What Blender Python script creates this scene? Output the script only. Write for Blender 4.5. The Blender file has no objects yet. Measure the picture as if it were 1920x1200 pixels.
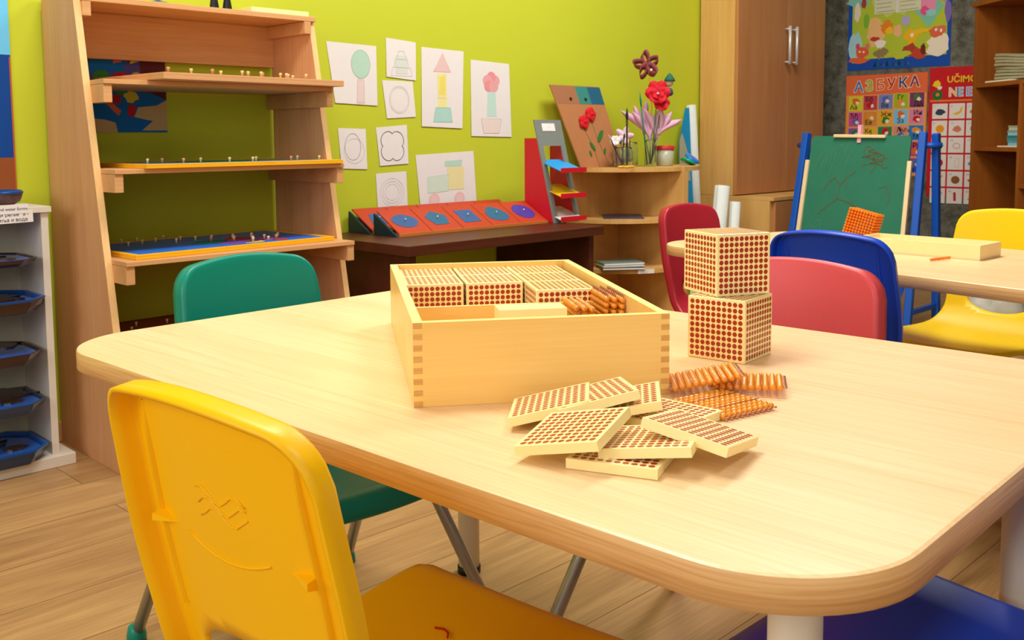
import bpy, bmesh, math, random
from math import sin, cos, pi, sqrt, radians
from mathutils import Vector, Matrix, Euler
random.seed(7)
SC = bpy.context.scene
COL = SC.collection

# ------------------------------------------------------------------ camera
cam_d = bpy.data.cameras.new('camera'); cam = bpy.data.objects.new('camera', cam_d); COL.objects.link(cam)
_y, _p, _r = 0.7843, 0.0899, -0.0063
fw = Vector((sin(_y)*cos(_p), cos(_y)*cos(_p), -sin(_p))); rt = Vector((cos(_y), -sin(_y), 0)); up = rt.cross(fw)
rt2 = rt*cos(_r)+up*sin(_r); up2 = -rt*sin(_r)+up*cos(_r)
cam.matrix_world = Matrix(((rt2.x, up2.x, -fw.x, 0), (rt2.y, up2.y, -fw.y, 0), (rt2.z, up2.z, -fw.z, 0.842), (0, 0, 0, 1)))
cam_d.sensor_width = 36; cam_d.lens = 36*1830.4/1920; cam_d.shift_y = -(600-423.6)/1920
cam_d.clip_start = 0.02; cam_d.clip_end = 50
cam_d.dof.use_dof = True; cam_d.dof.focus_distance = 1.25; cam_d.dof.aperture_fstop = 22
SC.camera = cam

# ------------------------------------------------------------------ light
SC.view_settings.view_transform = 'Standard'; SC.view_settings.look = 'None'
SC.view_settings.gamma = 1; SC.view_settings.use_curve_mapping = False
SC.view_settings.exposure = 0.22
SC.cycles.max_bounces = 9; SC.cycles.transmission_bounces = 9; SC.cycles.caustics_reflective = False; SC.cycles.caustics_refractive = False
w = bpy.data.worlds.new('world'); SC.world = w; w.use_nodes = True
w.node_tree.nodes['Background'].inputs[0].default_value = (0.9, 0.95, 1, 1); w.node_tree.nodes['Background'].inputs[1].default_value = 0.3
def area(name, loc, rot, sx, sy, power, col=(1, 1, 1)):
    l = bpy.data.lights.new(name, 'AREA'); l.shape = 'RECTANGLE'; l.size = sx; l.size_y = sy; l.energy = power; l.color = col
    o = bpy.data.objects.new(name, l); o.location = loc; o.rotation_euler = rot; COL.objects.link(o); return o
area('window_light', (-0.9, -2.35, 1.55), (radians(82), 0, radians(-14)), 2.6, 1.5, 18, (1.0, 0.98, 0.95))
area('window_light_left', (-1.95, 0.9, 1.6), (radians(82), 0, radians(-90)), 2.2, 1.3, 34, (1.0, 0.98, 0.95))
area('ceiling_light', (0.9, 1.5, 2.62), (0, 0, 0), 1.2, 0.5, 38, (1.0, 0.97, 0.92))
area('ceiling_light', (2.9, 1.5, 2.62), (0, 0, 0), 1.2, 0.5, 42, (1.0, 0.97, 0.92))
area('ceiling_light', (0.4, -0.8, 2.62), (0, 0, 0), 1.2, 0.5, 16, (1.0, 0.97, 0.92))

# ------------------------------------------------------------------ materials
def s2l(c):
    return tuple(((v/255)/12.92 if v/255 <= 0.04045 else ((v/255+0.055)/1.055)**2.4) for v in c)
MATS = {}
def mat(name, rgb, rough=0.5, metal=0.0, spec=0.5, trans=0.0, ior=1.45, var=0.04, nscale=30, bump=0.0, bscale=200, coat=0.0, sss=0.0):
    if name in MATS: return MATS[name]
    m = bpy.data.materials.new(name); m.use_nodes = True; nt = m.node_tree; b = nt.nodes['Principled BSDF']
    c = s2l(rgb)
    b.inputs['Roughness'].default_value = rough; b.inputs['Metallic'].default_value = metal
    b.inputs['Specular IOR Level'].default_value = spec; b.inputs['Transmission Weight'].default_value = trans
    b.inputs['IOR'].default_value = ior; b.inputs['Coat Weight'].default_value = coat
    if sss: b.inputs['Subsurface Weight'].default_value = sss; b.inputs['Subsurface Scale'].default_value = 0.01
    tc = nt.nodes.new('ShaderNodeTexCoord'); n = nt.nodes.new('ShaderNodeTexNoise'); n.inputs['Scale'].default_value = nscale; n.inputs['Detail'].default_value = 3
    nt.links.new(tc.outputs['Object'], n.inputs['Vector'])
    mix = nt.nodes.new('ShaderNodeMix'); mix.data_type = 'RGBA'
    mix.inputs[6].default_value = (*[v*(1-var*1.5) for v in c], 1); mix.inputs[7].default_value = (*[min(1, v*(1+var*1.5)) for v in c], 1)
    nt.links.new(n.outputs['Fac'], mix.inputs[0]); nt.links.new(mix.outputs[2], b.inputs['Base Color'])
    if bump:
        n2 = nt.nodes.new('ShaderNodeTexNoise'); n2.inputs['Scale'].default_value = bscale; n2.inputs['Detail'].default_value = 2
        nt.links.new(tc.outputs['Object'], n2.inputs['Vector'])
        bp = nt.nodes.new('ShaderNodeBump'); bp.inputs['Strength'].default_value = bump; bp.inputs['Distance'].default_value = 0.001
        nt.links.new(n2.outputs['Fac'], bp.inputs['Height']); nt.links.new(bp.outputs[0], b.inputs['Normal'])
    MATS[name] = m; return m
def wood(name, rgb1, rgb2, axis='X', rough=0.45, scale=1.0, fine=0.5, spec=0.4, bump=0.0):
    """long streaky grain running along one local axis"""
    if name in MATS: return MATS[name]
    m = bpy.data.materials.new(name); m.use_nodes = True; nt = m.node_tree; b = nt.nodes['Principled BSDF']
    b.inputs['Roughness'].default_value = rough; b.inputs['Specular IOR Level'].default_value = spec
    tc = nt.nodes.new('ShaderNodeTexCoord')
    def streak(long_, cross, detail, rgh):
        mp = nt.nodes.new('ShaderNodeMapping'); sc = [cross*scale]*3; sc['XYZ'.index(axis)] = long_*scale
        mp.inputs['Scale'].default_value = sc; nt.links.new(tc.outputs['Object'], mp.inputs['Vector'])
        n = nt.nodes.new('ShaderNodeTexNoise'); n.inputs['Scale'].default_value = 1; n.inputs['Detail'].default_value = detail; n.inputs['Roughness'].default_value = rgh
        nt.links.new(mp.outputs[0], n.inputs['Vector']); return n
    a = streak(1.3, 16, 4, 0.55); f = streak(5, 260, 3, 0.6)
    mm = nt.nodes.new('ShaderNodeMix'); mm.data_type = 'FLOAT'; mm.inputs[0].default_value = fine
    nt.links.new(a.outputs['Fac'], mm.inputs[2]); nt.links.new(f.outputs['Fac'], mm.inputs[3])
    r = nt.nodes.new('ShaderNodeValToRGB'); r.color_ramp.elements[0].position = 0.33; r.color_ramp.elements[1].position = 0.62
    r.color_ramp.elements[0].color = (*s2l(rgb2), 1); r.color_ramp.elements[1].color = (*s2l(rgb1), 1)
    nt.links.new(mm.outputs[0], r.inputs[0]); nt.links.new(r.outputs[0], b.inputs['Base Color'])
    if bump:
        bp = nt.nodes.new('ShaderNodeBump'); bp.inputs['Strength'].default_value = bump; bp.inputs['Distance'].default_value = 0.0005
        nt.links.new(f.outputs['Fac'], bp.inputs['Height']); nt.links.new(bp.outputs[0], b.inputs['Normal'])
    MATS[name] = m; return m
def band(name, rgb1, rgb2):
    m = bpy.data.materials.new(name); m.use_nodes = True; nt = m.node_tree; b = nt.nodes['Principled BSDF']; b.inputs['Roughness'].default_value = 0.42
    tc = nt.nodes.new('ShaderNodeTexCoord'); mp = nt.nodes.new('ShaderNodeMapping'); mp.inputs['Scale'].default_value = (9, 330, 1); nt.links.new(tc.outputs['UV'], mp.inputs['Vector'])
    n = nt.nodes.new('ShaderNodeTexNoise'); n.inputs['Scale'].default_value = 1; n.inputs['Detail'].default_value = 4; n.inputs['Distortion'].default_value = .5; nt.links.new(mp.outputs[0], n.inputs['Vector'])
    r = nt.nodes.new('ShaderNodeValToRGB'); r.color_ramp.elements[0].position = 0.3; r.color_ramp.elements[1].position = 0.6
    r.color_ramp.elements[0].color = (*s2l(rgb2), 1); r.color_ramp.elements[1].color = (*s2l(rgb1), 1)
    nt.links.new(n.outputs['Fac'], r.inputs[0]); nt.links.new(r.outputs[0], b.inputs['Base Color']); return m
def dots_mat():
    m = bpy.data.materials.new('cream_wood_with_red_dots'); m.use_nodes = True; nt = m.node_tree; b = nt.nodes['Principled BSDF']
    b.inputs['Roughness'].default_value = 0.32; b.inputs['Coat Weight'].default_value = 0.25; b.inputs['Coat Roughness'].default_value = 0.2
    uv = nt.nodes.new('ShaderNodeTexCoord')
    def M(op, a, bb=None, c=None):
        n = nt.nodes.new('ShaderNodeVectorMath'); n.operation = op
        nt.links.new(a, n.inputs[0])
        if bb is not None: n.inputs[1].default_value = bb
        return n
    s = M('SUBTRACT', uv.outputs['UV'], (0.035, 0.035, 0)); s2 = M('MULTIPLY', s.outputs[0], (10/0.93, 10/0.93, 0))
    fr = M('FRACTION', s2.outputs[0]); ce = M('SUBTRACT', fr.outputs[0], (0.5, 0.5, 0)); le = nt.nodes.new('ShaderNodeVectorMath'); le.operation = 'LENGTH'; nt.links.new(ce.outputs[0], le.inputs[0])
    lt = nt.nodes.new('ShaderNodeMath'); lt.operation = 'LESS_THAN'; nt.links.new(le.outputs['Value'], lt.inputs[0]); lt.inputs[1].default_value = 0.405
    sx = nt.nodes.new('ShaderNodeSeparateXYZ'); nt.links.new(uv.outputs['UV'], sx.inputs[0])
    last = lt.outputs[0]
    for ax in (0, 1):
        for op, th in (('GREATER_THAN', 0.035), ('LESS_THAN', 0.965)):
            g = nt.nodes.new('ShaderNodeMath'); g.operation = op; nt.links.new(sx.outputs[ax], g.inputs[0]); g.inputs[1].default_value = th
            mu = nt.nodes.new('ShaderNodeMath'); mu.operation = 'MULTIPLY'; nt.links.new(last, mu.inputs[0]); nt.links.new(g.outputs[0], mu.inputs[1]); last = mu.outputs[0]
    mix = nt.nodes.new('ShaderNodeMix'); mix.data_type = 'RGBA'
    mix.inputs[6].default_value = (*s2l(CREAM), 1); mix.inputs[7].default_value = (*s2l((168, 48, 14)), 1)
    nt.links.new(last, mix.inputs[0]); nt.links.new(mix.outputs[2], b.inputs['Base Color'])
    return m
CREAM = (252, 236, 172)
DOTS = dots_mat()
cream = mat('cream_painted_wood', CREAM, 0.35, var=0.015)
lime = mat('lime_wall_paint', (198, 208, 46), 0.75, var=0.03, nscale=3, bump=0.15, bscale=120)
white_wall = mat('white_wall_paint', (176, 172, 160), 0.8)
beechtop = wood('pale_beech_laminate', (247, 212, 164), (235, 190, 136), 'Y', 0.36, 1.0, 0.55, 0.45)
beechedge = band('beech_edge_band', (232, 186, 126), (212, 158, 98))
beech2 = wood('beech_shelf_wood', (226, 172, 122), (205, 146, 98), 'Z', 0.5, 1.0, 0.45)
beechside = wood('beech_shelf_board', (222, 170, 115), (200, 145, 92), 'X', 0.5, 1.0, 0.45)
lightedge = wood('light_beech_edge', (244, 204, 142), (232, 186, 124), 'Z', 0.5, 1.0, 0.4)
birch = wood('varnished_birch', (250, 212, 130), (242, 196, 108), 'X', 0.3, 1.0, 0.35)
birchrim = wood('birch_top_edge', (255, 236, 160), (250, 222, 140), 'X', 0.35, 1.0, 0.35)
endgrain = wood('end_grain', (226, 176, 98), (204, 150, 76), 'X', 0.5, 3.0, 0.7)
oak = wood('oak_cupboard', (224, 178, 108), (204, 154, 86), 'Z', 0.45, 1.0, 0.5)
walnut_door = wood('brown_cupboard_door', (196, 136, 84), (176, 116, 68), 'Z', 0.4, 0.8, 0.45)
darkdesk = wood('dark_brown_desk_wood', (88, 40, 22), (60, 24, 12), 'X', 0.4, 1.0, 0.5)
orangewood = wood('orange_brown_bookcase_wood', (160, 92, 30), (136, 72, 22), 'Z', 0.45, 1.0, 0.4)
pinewood = mat('pale_pine', (240, 214, 170), 0.5)
white_metal = mat('white_powder_coat', (232, 222, 200), 0.35, nscale=8)
steel = mat('grey_steel_tube', (176, 174, 166), 0.28, metal=0.8)
chrome = mat('satin_chrome', (232, 232, 232), 0.35, metal=.35)
black = mat('black_plastic', (18, 18, 20), 0.4)
paper = mat('white_paper', (236, 232, 230), 0.8, var=0.02)
def flat(name, rgb, rough=0.7): return mat(name, rgb, rough, var=0.02, spec=0.25)
AMB = mat('amber_glass_bead', (255, 158, 24), 0.10, trans=0.12, spec=0.7, var=0.1, nscale=80, sss=.5, coat=.5)
wire = mat('copper_wire', (200, 140, 110), 0.3, metal=1.0)

# ------------------------------------------------------------------ mesh building
class MB:
    def __init__(s): s.v = []; s.f = []; s.m = []; s.mats = []; s.uv = {}; s.smooth = []
    def mi(s, m):
        if m not in s.mats: s.mats.append(m)
        return s.mats.index(m)
    def add(s, vs, fs, m, smooth=False, uvs=None):
        o = len(s.v); k = s.mi(m); s.v += [tuple(x) for x in vs]
        for i, f in enumerate(fs):
            if uvs: s.uv[len(s.f)] = uvs[i]
            s.f.append([a+o for a in f]); s.m.append(k); s.smooth.append(smooth)
        return s
    def box(s, x0, x1, y0, y1, z0, z1, m, uv=False, mats=None):
        vs = [(x0, y0, z0), (x1, y0, z0), (x1, y1, z0), (x0, y1, z0), (x0, y0, z1), (x1, y0, z1), (x1, y1, z1), (x0, y1, z1)]
        fs = [(0, 3, 2, 1), (4, 5, 6, 7), (0, 1, 5, 4), (1, 2, 6, 5), (2, 3, 7, 6), (3, 0, 4, 7)]
        q = [(0, 0), (1, 0), (1, 1), (0, 1)]
        if mats:  # bottom, top, front, right, back, left
            for f, mm in zip(fs, mats): s.add([vs[i] for i in f], [(0, 1, 2, 3)], mm, uvs=[q])
            return s
        return s.add(vs, fs, m, uvs=[q]*6 if uv else None)
    def xbox(s, M, dx, dy, dz, m):
        vs = [M @ Vector((a*dx/2, b*dy/2, c*dz/2)) for c in (-1, 1) for a, b in ((-1, -1), (1, -1), (1, 1), (-1, 1))]
        return s.add(vs, [(0, 3, 2, 1), (4, 5, 6, 7), (0, 1, 5, 4), (1, 2, 6, 5), (2, 3, 7, 6), (3, 0, 4, 7)], m)
    def bar(s, a, b, wx, wy, m, upv=(0, 0, 1)):
        a = Vector(a); b = Vector(b); d = (b-a); L = d.length; d.normalize(); u = Vector(upv); x = d.cross(u)
        if x.length < 1e-5: x = Vector((1, 0, 0))
        x.normalize(); y = d.cross(x)
        M = Matrix((( x.x, y.x, d.x, (a.x+b.x)/2), (x.y, y.y, d.y, (a.y+b.y)/2), (x.z, y.z, d.z, (a.z+b.z)/2), (0, 0, 0, 1)))
        return s.xbox(M, wx, wy, L, m)
    def tube(s, pts, r, m, n=12, cap=True, radii=None):
        P = [Vector(p) for p in pts]; R = radii or [r]*len(P); vs = []; fs = []
        t0 = (P[1]-P[0]).normalized(); ref = Vector((0, 0, 1)) if abs(t0.z) < 0.9 else Vector((1, 0, 0))
        x = t0.cross(ref).normalized()
        for i, p in enumerate(P):
            t = (P[min(i+1, len(P)-1)]-P[max(i-1, 0)]).normalized()
            x = (x - t*x.dot(t)).normalized(); y = t.cross(x)
            for k in range(n):
                a = 2*pi*k/n; vs.append(p+(x*cos(a)+y*sin(a))*R[i])
        for i in range(len(P)-1):
            for k in range(n): fs.append((i*n+k, i*n+(k+1) % n, (i+1)*n+(k+1) % n, (i+1)*n+k))
        if cap: fs.append(tuple(range(n-1, -1, -1))); fs.append(tuple(range((len(P)-1)*n, len(P)*n)))
        return s.add(vs, fs, m, True)
    def lathe(s, prof, m, c=(0, 0, 0), n=24, closed=False):
        vs = []; fs = []
        for r, z in prof:
            for k in range(n): a = 2*pi*k/n; vs.append((c[0]+r*cos(a), c[1]+r*sin(a), c[2]+z))
        for i in range(len(prof)-1):
            for k in range(n): fs.append((i*n+k, i*n+(k+1) % n, (i+1)*n+(k+1) % n, (i+1)*n+k))
        if prof[0][0] > 1e-6: fs.append(tuple(range(n-1, -1, -1)))
        if prof[-1][0] > 1e-6 and not closed: fs.append(tuple(range((len(prof)-1)*n, len(prof)*n)))
        return s.add(vs, fs, m, True)
    def prism(s, poly, z0, z1, m, mside=None):
        n = len(poly); vs = [(x, y, z0) for x, y in poly]+[(x, y, z1) for x, y in poly]
        s.add(vs, [tuple(range(n-1, -1, -1)), tuple(range(n, 2*n))], m)
        s.add(vs, [(i, (i+1) % n, n+(i+1) % n, n+i) for i in range(n)], mside or m, n > 12)
        return s
    def yprism(s, poly, y0, y1, m):   # polygon in x,z extruded along y
        n = len(poly); vs = [(x, y0, z) for x, z in poly]+[(x, y1, z) for x, z in poly]
        return s.add(vs, [tuple(range(n)), tuple(range(2*n-1, n-1, -1))]+[(i, n+i, n+(i+1) % n, (i+1) % n) for i in range(n)], m)
    def xprism(s, poly, x0, x1, m):   # polygon in y,z extruded along x
        n = len(poly); vs = [(x0, y, z) for y, z in poly]+[(x1, y, z) for y, z in poly]
        return s.add(vs, [tuple(range(n)), tuple(range(2*n-1, n-1, -1))]+[(i, n+i, n+(i+1) % n, (i+1) % n) for i in range(n)], m)
    def face(s, pts2, y, m):          # flat polygon facing -y, in x,z
        n = len(pts2); a = sum(pts2[i][0]*pts2[(i+1) % n][1]-pts2[(i+1) % n][0]*pts2[i][1] for i in range(n))
        if a < 0: pts2 = pts2[::-1]
        return s.add([(x, y, z) for x, z in pts2], [tuple(range(n))], m)
    def line(s, pts2, wd, y, m):      # drawn stroke facing -y
        for (a, b), (c, d) in zip(pts2[:-1], pts2[1:]):
            L = math.hypot(c-a, d-b) or 1e-6; nx, nz = -(d-b)/L*wd/2, (c-a)/L*wd/2
            ex, ez = (c-a)/L*wd*.3, (d-b)/L*wd*.3
            s.face([(a+nx-ex, b+nz-ez), (a-nx-ex, b-nz-ez), (c-nx+ex, d-nz+ez), (c+nx+ex, d+nz+ez)], y, m)
        return s
    def text(s, txt, x, z, size, y, m, align='LEFT', off=0):
        cu = bpy.data.curves.new('t', 'FONT'); cu.body = txt; cu.size = size; cu.align_x = align; cu.resolution_u = 2; cu.offset = off
        ob = bpy.data.objects.new('t', cu); me = bpy.data.meshes.new_from_object(ob)
        s.add([(x+v.co.x, y, z+v.co.y) for v in me.vertices], [tuple(p.vertices) for p in me.polygons], m)
        bpy.data.objects.remove(ob); bpy.data.meshes.remove(me); bpy.data.curves.remove(cu); return s
    def sphere(s, c, r, m, seg=12, ring=8, sq=(1, 1, 1)):
        prof = [(c[0], c[1], c[2])]; vs = []; fs = []
        for i in range(ring+1):
            th = pi*i/ring
            for k in range(seg):
                a = 2*pi*k/seg; vs.append((c[0]+r*sq[0]*sin(th)*cos(a), c[1]+r*sq[1]*sin(th)*sin(a), c[2]-r*sq[2]*cos(th)))
        for i in range(ring):
            for k in range(seg):
                q = (i*seg+k, i*seg+(k+1) % seg, (i+1)*seg+(k+1) % seg, (i+1)*seg+k); fs.append(q)
        return s.add(vs, fs, m, True)
    def mesh(s, name):
        me = bpy.data.meshes.new(name); me.from_pydata(s.v, [], s.f)
        for m in s.mats: me.materials.append(m)
        me.polygons.foreach_set('material_index', s.m); me.polygons.foreach_set('use_smooth', s.smooth)
        if s.uv:
            ul = me.uv_layers.new(name='UVMap')
            for i, p in enumerate(me.polygons):
                if i in s.uv:
                    for li, c in zip(p.loop_indices, s.uv[i]): ul.data[li].uv = c
        me.validate(); me.update(); return me
    def obj(s, name, parent=None, bevel=0, loc=None, rot=None, seg=2):
        o = bpy.data.objects.new(name, s.mesh(name)); COL.objects.link(o)
        if parent: o.parent = parent
        if bevel:
            b = o.modifiers.new('b', 'BEVEL'); b.width = bevel; b.segments = seg; b.limit_method = 'ANGLE'; b.angle_limit = radians(40)
        if loc: o.location = loc
        if rot: o.rotation_euler = rot
        return o
def tag(o, label, cat, group=None):
    o['label'] = label; o['category'] = cat
    if group: o['group'] = group
    return o
def thing(name, label, cat, loc=(0, 0, 0), rz=0, group=None, rot=None):
    o = bpy.data.objects.new(name, None); COL.objects.link(o); o.empty_display_size = 0.05
    o.location = loc; o.rotation_euler = rot or (0, 0, rz); return tag(o, label, cat, group)
def struct(o): o['kind'] = 'structure'; return o
def copy_tree(o, parent=None):
    c = o.copy(); COL.objects.link(c); c.parent = parent
    for ch in list(o.children): copy_tree(ch, c)
    return c
def rrect(x0, x1, y0, y1, r, n=8):
    p = []
    for cx, cy, a in ((x1-r, y1-r, 0), (x0+r, y1-r, pi/2), (x0+r, y0+r, pi), (x1-r, y0+r, 3*pi/2)):
        for i in range(n+1): t = a+pi/2*i/n; p.append((cx+r*cos(t), cy+r*sin(t)))
    return p
def ell(cx, cz, rx, rz, n=24, a0=0): return [(cx+rx*cos(a0+2*pi*i/n), cz+rz*sin(a0+2*pi*i/n)) for i in range(n)]
def blob(cx, cz, rx, rz, seed, n=14, k=0.28):
    R = random.Random(seed); return [(cx+rx*(1+R.uniform(-k, k))*cos(2*pi*i/n), cz+rz*(1+R.uniform(-k, k))*sin(2*pi*i/n)) for i in range(n)]

# ------------------------------------------------------------------ room
XR, YW, XLft, YB, HC = 5.3, 2.8, -2.2, -2.6, 2.7
def floor_mat():
    m = bpy.data.materials.new('oak_laminate_floor'); m.use_nodes = True; nt = m.node_tree; b = nt.nodes['Principled BSDF']
    b.inputs['Roughness'].default_value = 0.42
    tc = nt.nodes.new('ShaderNodeTexCoord'); br = nt.nodes.new('ShaderNodeTexBrick')
    br.offset = 0.37; br.inputs['Scale'].default_value = 1; br.inputs['Brick Width'].default_value = 1.25; br.inputs['Row Height'].default_value = 0.192
    br.inputs['Mortar Size'].default_value = 0.0012; br.inputs['Mortar Smooth'].default_value = 0.3
    br.inputs['Color1'].default_value = (0.0, 0, 0, 1); br.inputs['Color2'].default_value = (1, 1, 1, 1); br.inputs['Mortar'].default_value = (0.0, 0, 0, 1)
    mp0 = nt.nodes.new('ShaderNodeMapping'); mp0.inputs['Location'].default_value = (0.35, 0.09, 0); nt.links.new(tc.outputs['Object'], mp0.inputs['Vector'])
    nt.links.new(mp0.outputs[0], br.inputs['Vector'])
    cb = nt.nodes.new('ShaderNodeCombineXYZ'); sp = nt.nodes.new('ShaderNodeSeparateXYZ'); nt.links.new(tc.outputs['Object'], sp.inputs[0])
    sc = nt.nodes.new('ShaderNodeMath'); sc.operation = 'MULTIPLY'; sc.inputs[1].default_value = 7; nt.links.new(br.outputs['Color'], sc.inputs[0])
    nt.links.new(sp.outputs[0], cb.inputs[0]); nt.links.new(sp.outputs[1], cb.inputs[1]); nt.links.new(sc.outputs[0], cb.inputs[2])
    def st(a, c, d, dist):
        mp = nt.nodes.new('ShaderNodeMapping'); mp.inputs['Scale'].default_value = (a, c, 1); nt.links.new(cb.outputs[0], mp.inputs['Vector'])
        n = nt.nodes.new('ShaderNodeTexNoise'); n.inputs['Scale'].default_value = 1; n.inputs['Detail'].default_value = d; n.inputs['Distortion'].default_value = dist
        nt.links.new(mp.outputs[0], n.inputs['Vector']); return n
    a = st(1.6, 12, 5, 1.6); f = st(6, 190, 3, 0.2)
    mm = nt.nodes.new('ShaderNodeMix'); mm.data_type = 'FLOAT'; mm.inputs[0].default_value = 0.4; nt.links.new(a.outputs['Fac'], mm.inputs[2]); nt.links.new(f.outputs['Fac'], mm.inputs[3])
    ad = nt.nodes.new('ShaderNodeMath'); ad.operation = 'MULTIPLY_ADD'; ad.inputs[1].default_value = 0.1; nt.links.new(br.outputs['Color'], ad.inputs[0]); nt.links.new(mm.outputs[0], ad.inputs[2])
    r = nt.nodes.new('ShaderNodeValToRGB'); r.color_ramp.elements[0].position = 0.30; r.color_ramp.elements[1].position = 0.76
    r.color_ramp.elements[0].color = (*s2l((146, 104, 64)), 1); r.color_ramp.elements[1].color = (*s2l((196, 154, 100)), 1)
    nt.links.new(ad.outputs[0], r.inputs[0])
    mx = nt.nodes.new('ShaderNodeMix'); mx.data_type = 'RGBA'; mx.blend_type = 'MIX'; nt.links.new(br.outputs['Fac'], mx.inputs[0]); nt.links.new(r.outputs[0], mx.inputs[6]); mx.inputs[7].default_value = (*s2l((110, 74, 42)), 1)
    nt.links.new(mx.outputs[2], b.inputs['Base Color']); return m
def speckle_wall():
    m = mat('grey_speckled_wallpaper', (96, 94, 84), 0.85, var=0.0); nt = m.node_tree; b = nt.nodes['Principled BSDF']
    n = nt.nodes.new('ShaderNodeTexNoise'); n.inputs['Scale'].default_value = 16; n.inputs['Detail'].default_value = 8; n.inputs['Roughness'].default_value = 0.75
    tc = nt.nodes.new('ShaderNodeTexCoord'); nt.links.new(tc.outputs['Object'], n.inputs['Vector'])
    r = nt.nodes.new('ShaderNodeValToRGB'); r.color_ramp.elements[0].position = 0.36; r.color_ramp.elements[1].position = 0.66
    r.color_ramp.elements[0].color = (*s2l((70, 70, 60)), 1); r.color_ramp.elements[1].color = (*s2l((130, 130, 118)), 1)
    nt.links.new(n.outputs['Fac'], r.inputs[0]); nt.links.new(r.outputs[0], b.inputs['Base Color']); return m
struct(MB().box(XLft, XR, YB, YW, -0.1, 0, floor_mat()).obj('floor'))
struct(MB().box(XLft, XR, YB, YW, HC, HC+.1, white_wall).obj('ceiling'))
struct(MB().box(XLft-.1, XR+.1, YW, YW+.1, -.1, HC+.1, lime).obj('wall_back'))
struct(MB().box(XR, XR+.1, YB-.1, YW, -.1, HC+.1, speckle_wall()).obj('wall_right'))
struct(MB().box(XLft-.1, XLft, YB-.1, YW, -.1, HC+.1, white_wall).obj('wall_left'))
struct(MB().box(XLft, XR, YB-.1, YB, -.1, HC+.1, white_wall).obj('wall_front'))
struct(MB().box(XR-.015, XR, YB, YW, 0, .1, mat('cream_baseboard', (226, 208, 165), 0.5)).obj('baseboard_right', bevel=.004))
struct(MB().box(XLft, XR-.015, YW-.012, YW, 0, .06, oak).obj('baseboard_back', bevel=.003))

# ------------------------------------------------------------------ foreground table
def make_table(name, label, cx, cy, rz, w_, l_, legs, top=0.56, th=0.03, R=0.115, legr=0.0205):
    t = thing(name, label, 'table', (cx, cy, 0), rz)
    poly = rrect(-w_/2, w_/2, -l_/2, l_/2, R, 14)
    mb = MB(); rings = [(0.0, top-th+.003, .003), (0, top-th+.004, 0), (0, top-.004, 0), (0, top-.0012, .0012), (0, top, .004)]
    n = len(poly); vs = []
    for _, z, ins in rings:
        for x, y in rrect(-w_/2+ins, w_/2-ins, -l_/2+ins, l_/2-ins, R-ins, 14): vs.append((x, y, z))
    vs = [(x, y, top-th) if False else (x, y, z) for x, y, z in vs]
    fs = []
    for i in range(len(rings)-1):
        for k in range(n): fs.append((i*n+k, i*n+(k+1) % n, (i+1)*n+(k+1) % n, (i+1)*n+k))
    k4 = len(rings)-1
    per = [0]
    for k in range(n): per.append(per[-1]+math.hypot(poly[(k+1) % n][0]-poly[k][0], poly[(k+1) % n][1]-poly[k][1]))
    side = fs[:-n]; uvs = []
    for i in range(len(rings)-2+0):
        for k in range(n): uvs.append([(per[k], rings[i][1]), (per[k+1], rings[i][1]), (per[k+1], rings[i+1][1]), (per[k], rings[i+1][1])])
    mb.add(vs, side, beechedge, True, uvs=uvs)
    mb.add(vs, [tuple(range(n-1, -1, -1))], beechedge)
    mb.add(vs, fs[-n:]+[tuple(range(k4*n, (k4+1)*n))], beechtop)
    mb.obj('tabletop', t)
    for x, y in legs:
        l = MB().lathe([(legr, 0.004), (legr, top-th)], white_metal, (x, y, 0), 32).obj('leg', t)
        MB().lathe([(legr+.002, 0), (legr+.002, .014), (legr, .015)], black, (x, y, 0), 24).obj('foot_cap', l)
        MB().lathe([(legr+.018, top-th-.003), (legr+.018, top-th)], white_metal, (x, y, 0), 24).obj('mounting_plate', l)
    return t
a0 = 0.0348
def rot2(x, y, a): return (x*cos(a)-y*sin(a), x*sin(a)+y*cos(a))
tcx, tcy = rot2((.541+1.327)/2, (.235+1.399)/2, a0)
def tl(X, Y):  # world -> table local
    return rot2(X-tcx, Y-tcy, -a0)
make_table('classroom_table', 'large pale beech children\'s table with rounded corners in the foreground', tcx, tcy, a0, .786, 1.164,
           [tl(.655, .354), tl(1.19, .36), tl(1.235, 1.362), tl(.60, 1.27)])
# far table, turned about ten degrees
fa = -radians(10.4)
fx, fy = ((1.7716+2.381)/2, (1.93+.73)/2)
fcx, fcy = fx*cos(fa)-fy*sin(fa), fx*sin(fa)+fy*cos(fa)
make_table('classroom_table', 'pale beech table further back with an open tray on it', fcx, fcy, fa, .61, 1.2,
           [(-.22, -.5), (.22, -.5), (.22, .5), (-.22, .5)])

# ------------------------------------------------------------------ chairs
PROF = [(.203, .296), (.203, .312), (.190, .326), (.16, .331), (.08, .326), (0, .320), (-.06, .321), (-.105, .333), (-.138, .362), (-.152, .40), (-.166, .47), (-.182, .55), (-.20, .645)]
def catmull(pts, n=12):
    out = []
    P = [Vector(p) for p in pts]; P = [2*P[0]-P[1]]+P+[2*P[-1]-P[-2]]
    for i in range(1, len(P)-2):
        for k in range(n):
            t = k/n; a, b, c, d = P[i-1:i+3]
            out.append(0.5*((2*b)+(c-a)*t+(2*a-5*b+4*c-d)*t*t+(3*b-a-3*c+d)*t**3))
    out.append(P[-2]); return out
_pp = catmull(PROF); _L = [0]
for a, b in zip(_pp[:-1], _pp[1:]): _L.append(_L[-1]+(b-a).length)
LT = _L[-1]
def prof(L):
    L = max(0, min(LT, L)); lo, hi = 0, len(_L)-1
    while hi-lo > 1:
        m = (lo+hi)//2
        if _L[m] <= L: lo = m
        else: hi = m
    t = (L-_L[lo])/max(1e-9, _L[hi]-_L[lo]); return _pp[lo]*(1-t)+_pp[hi]*t
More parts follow.
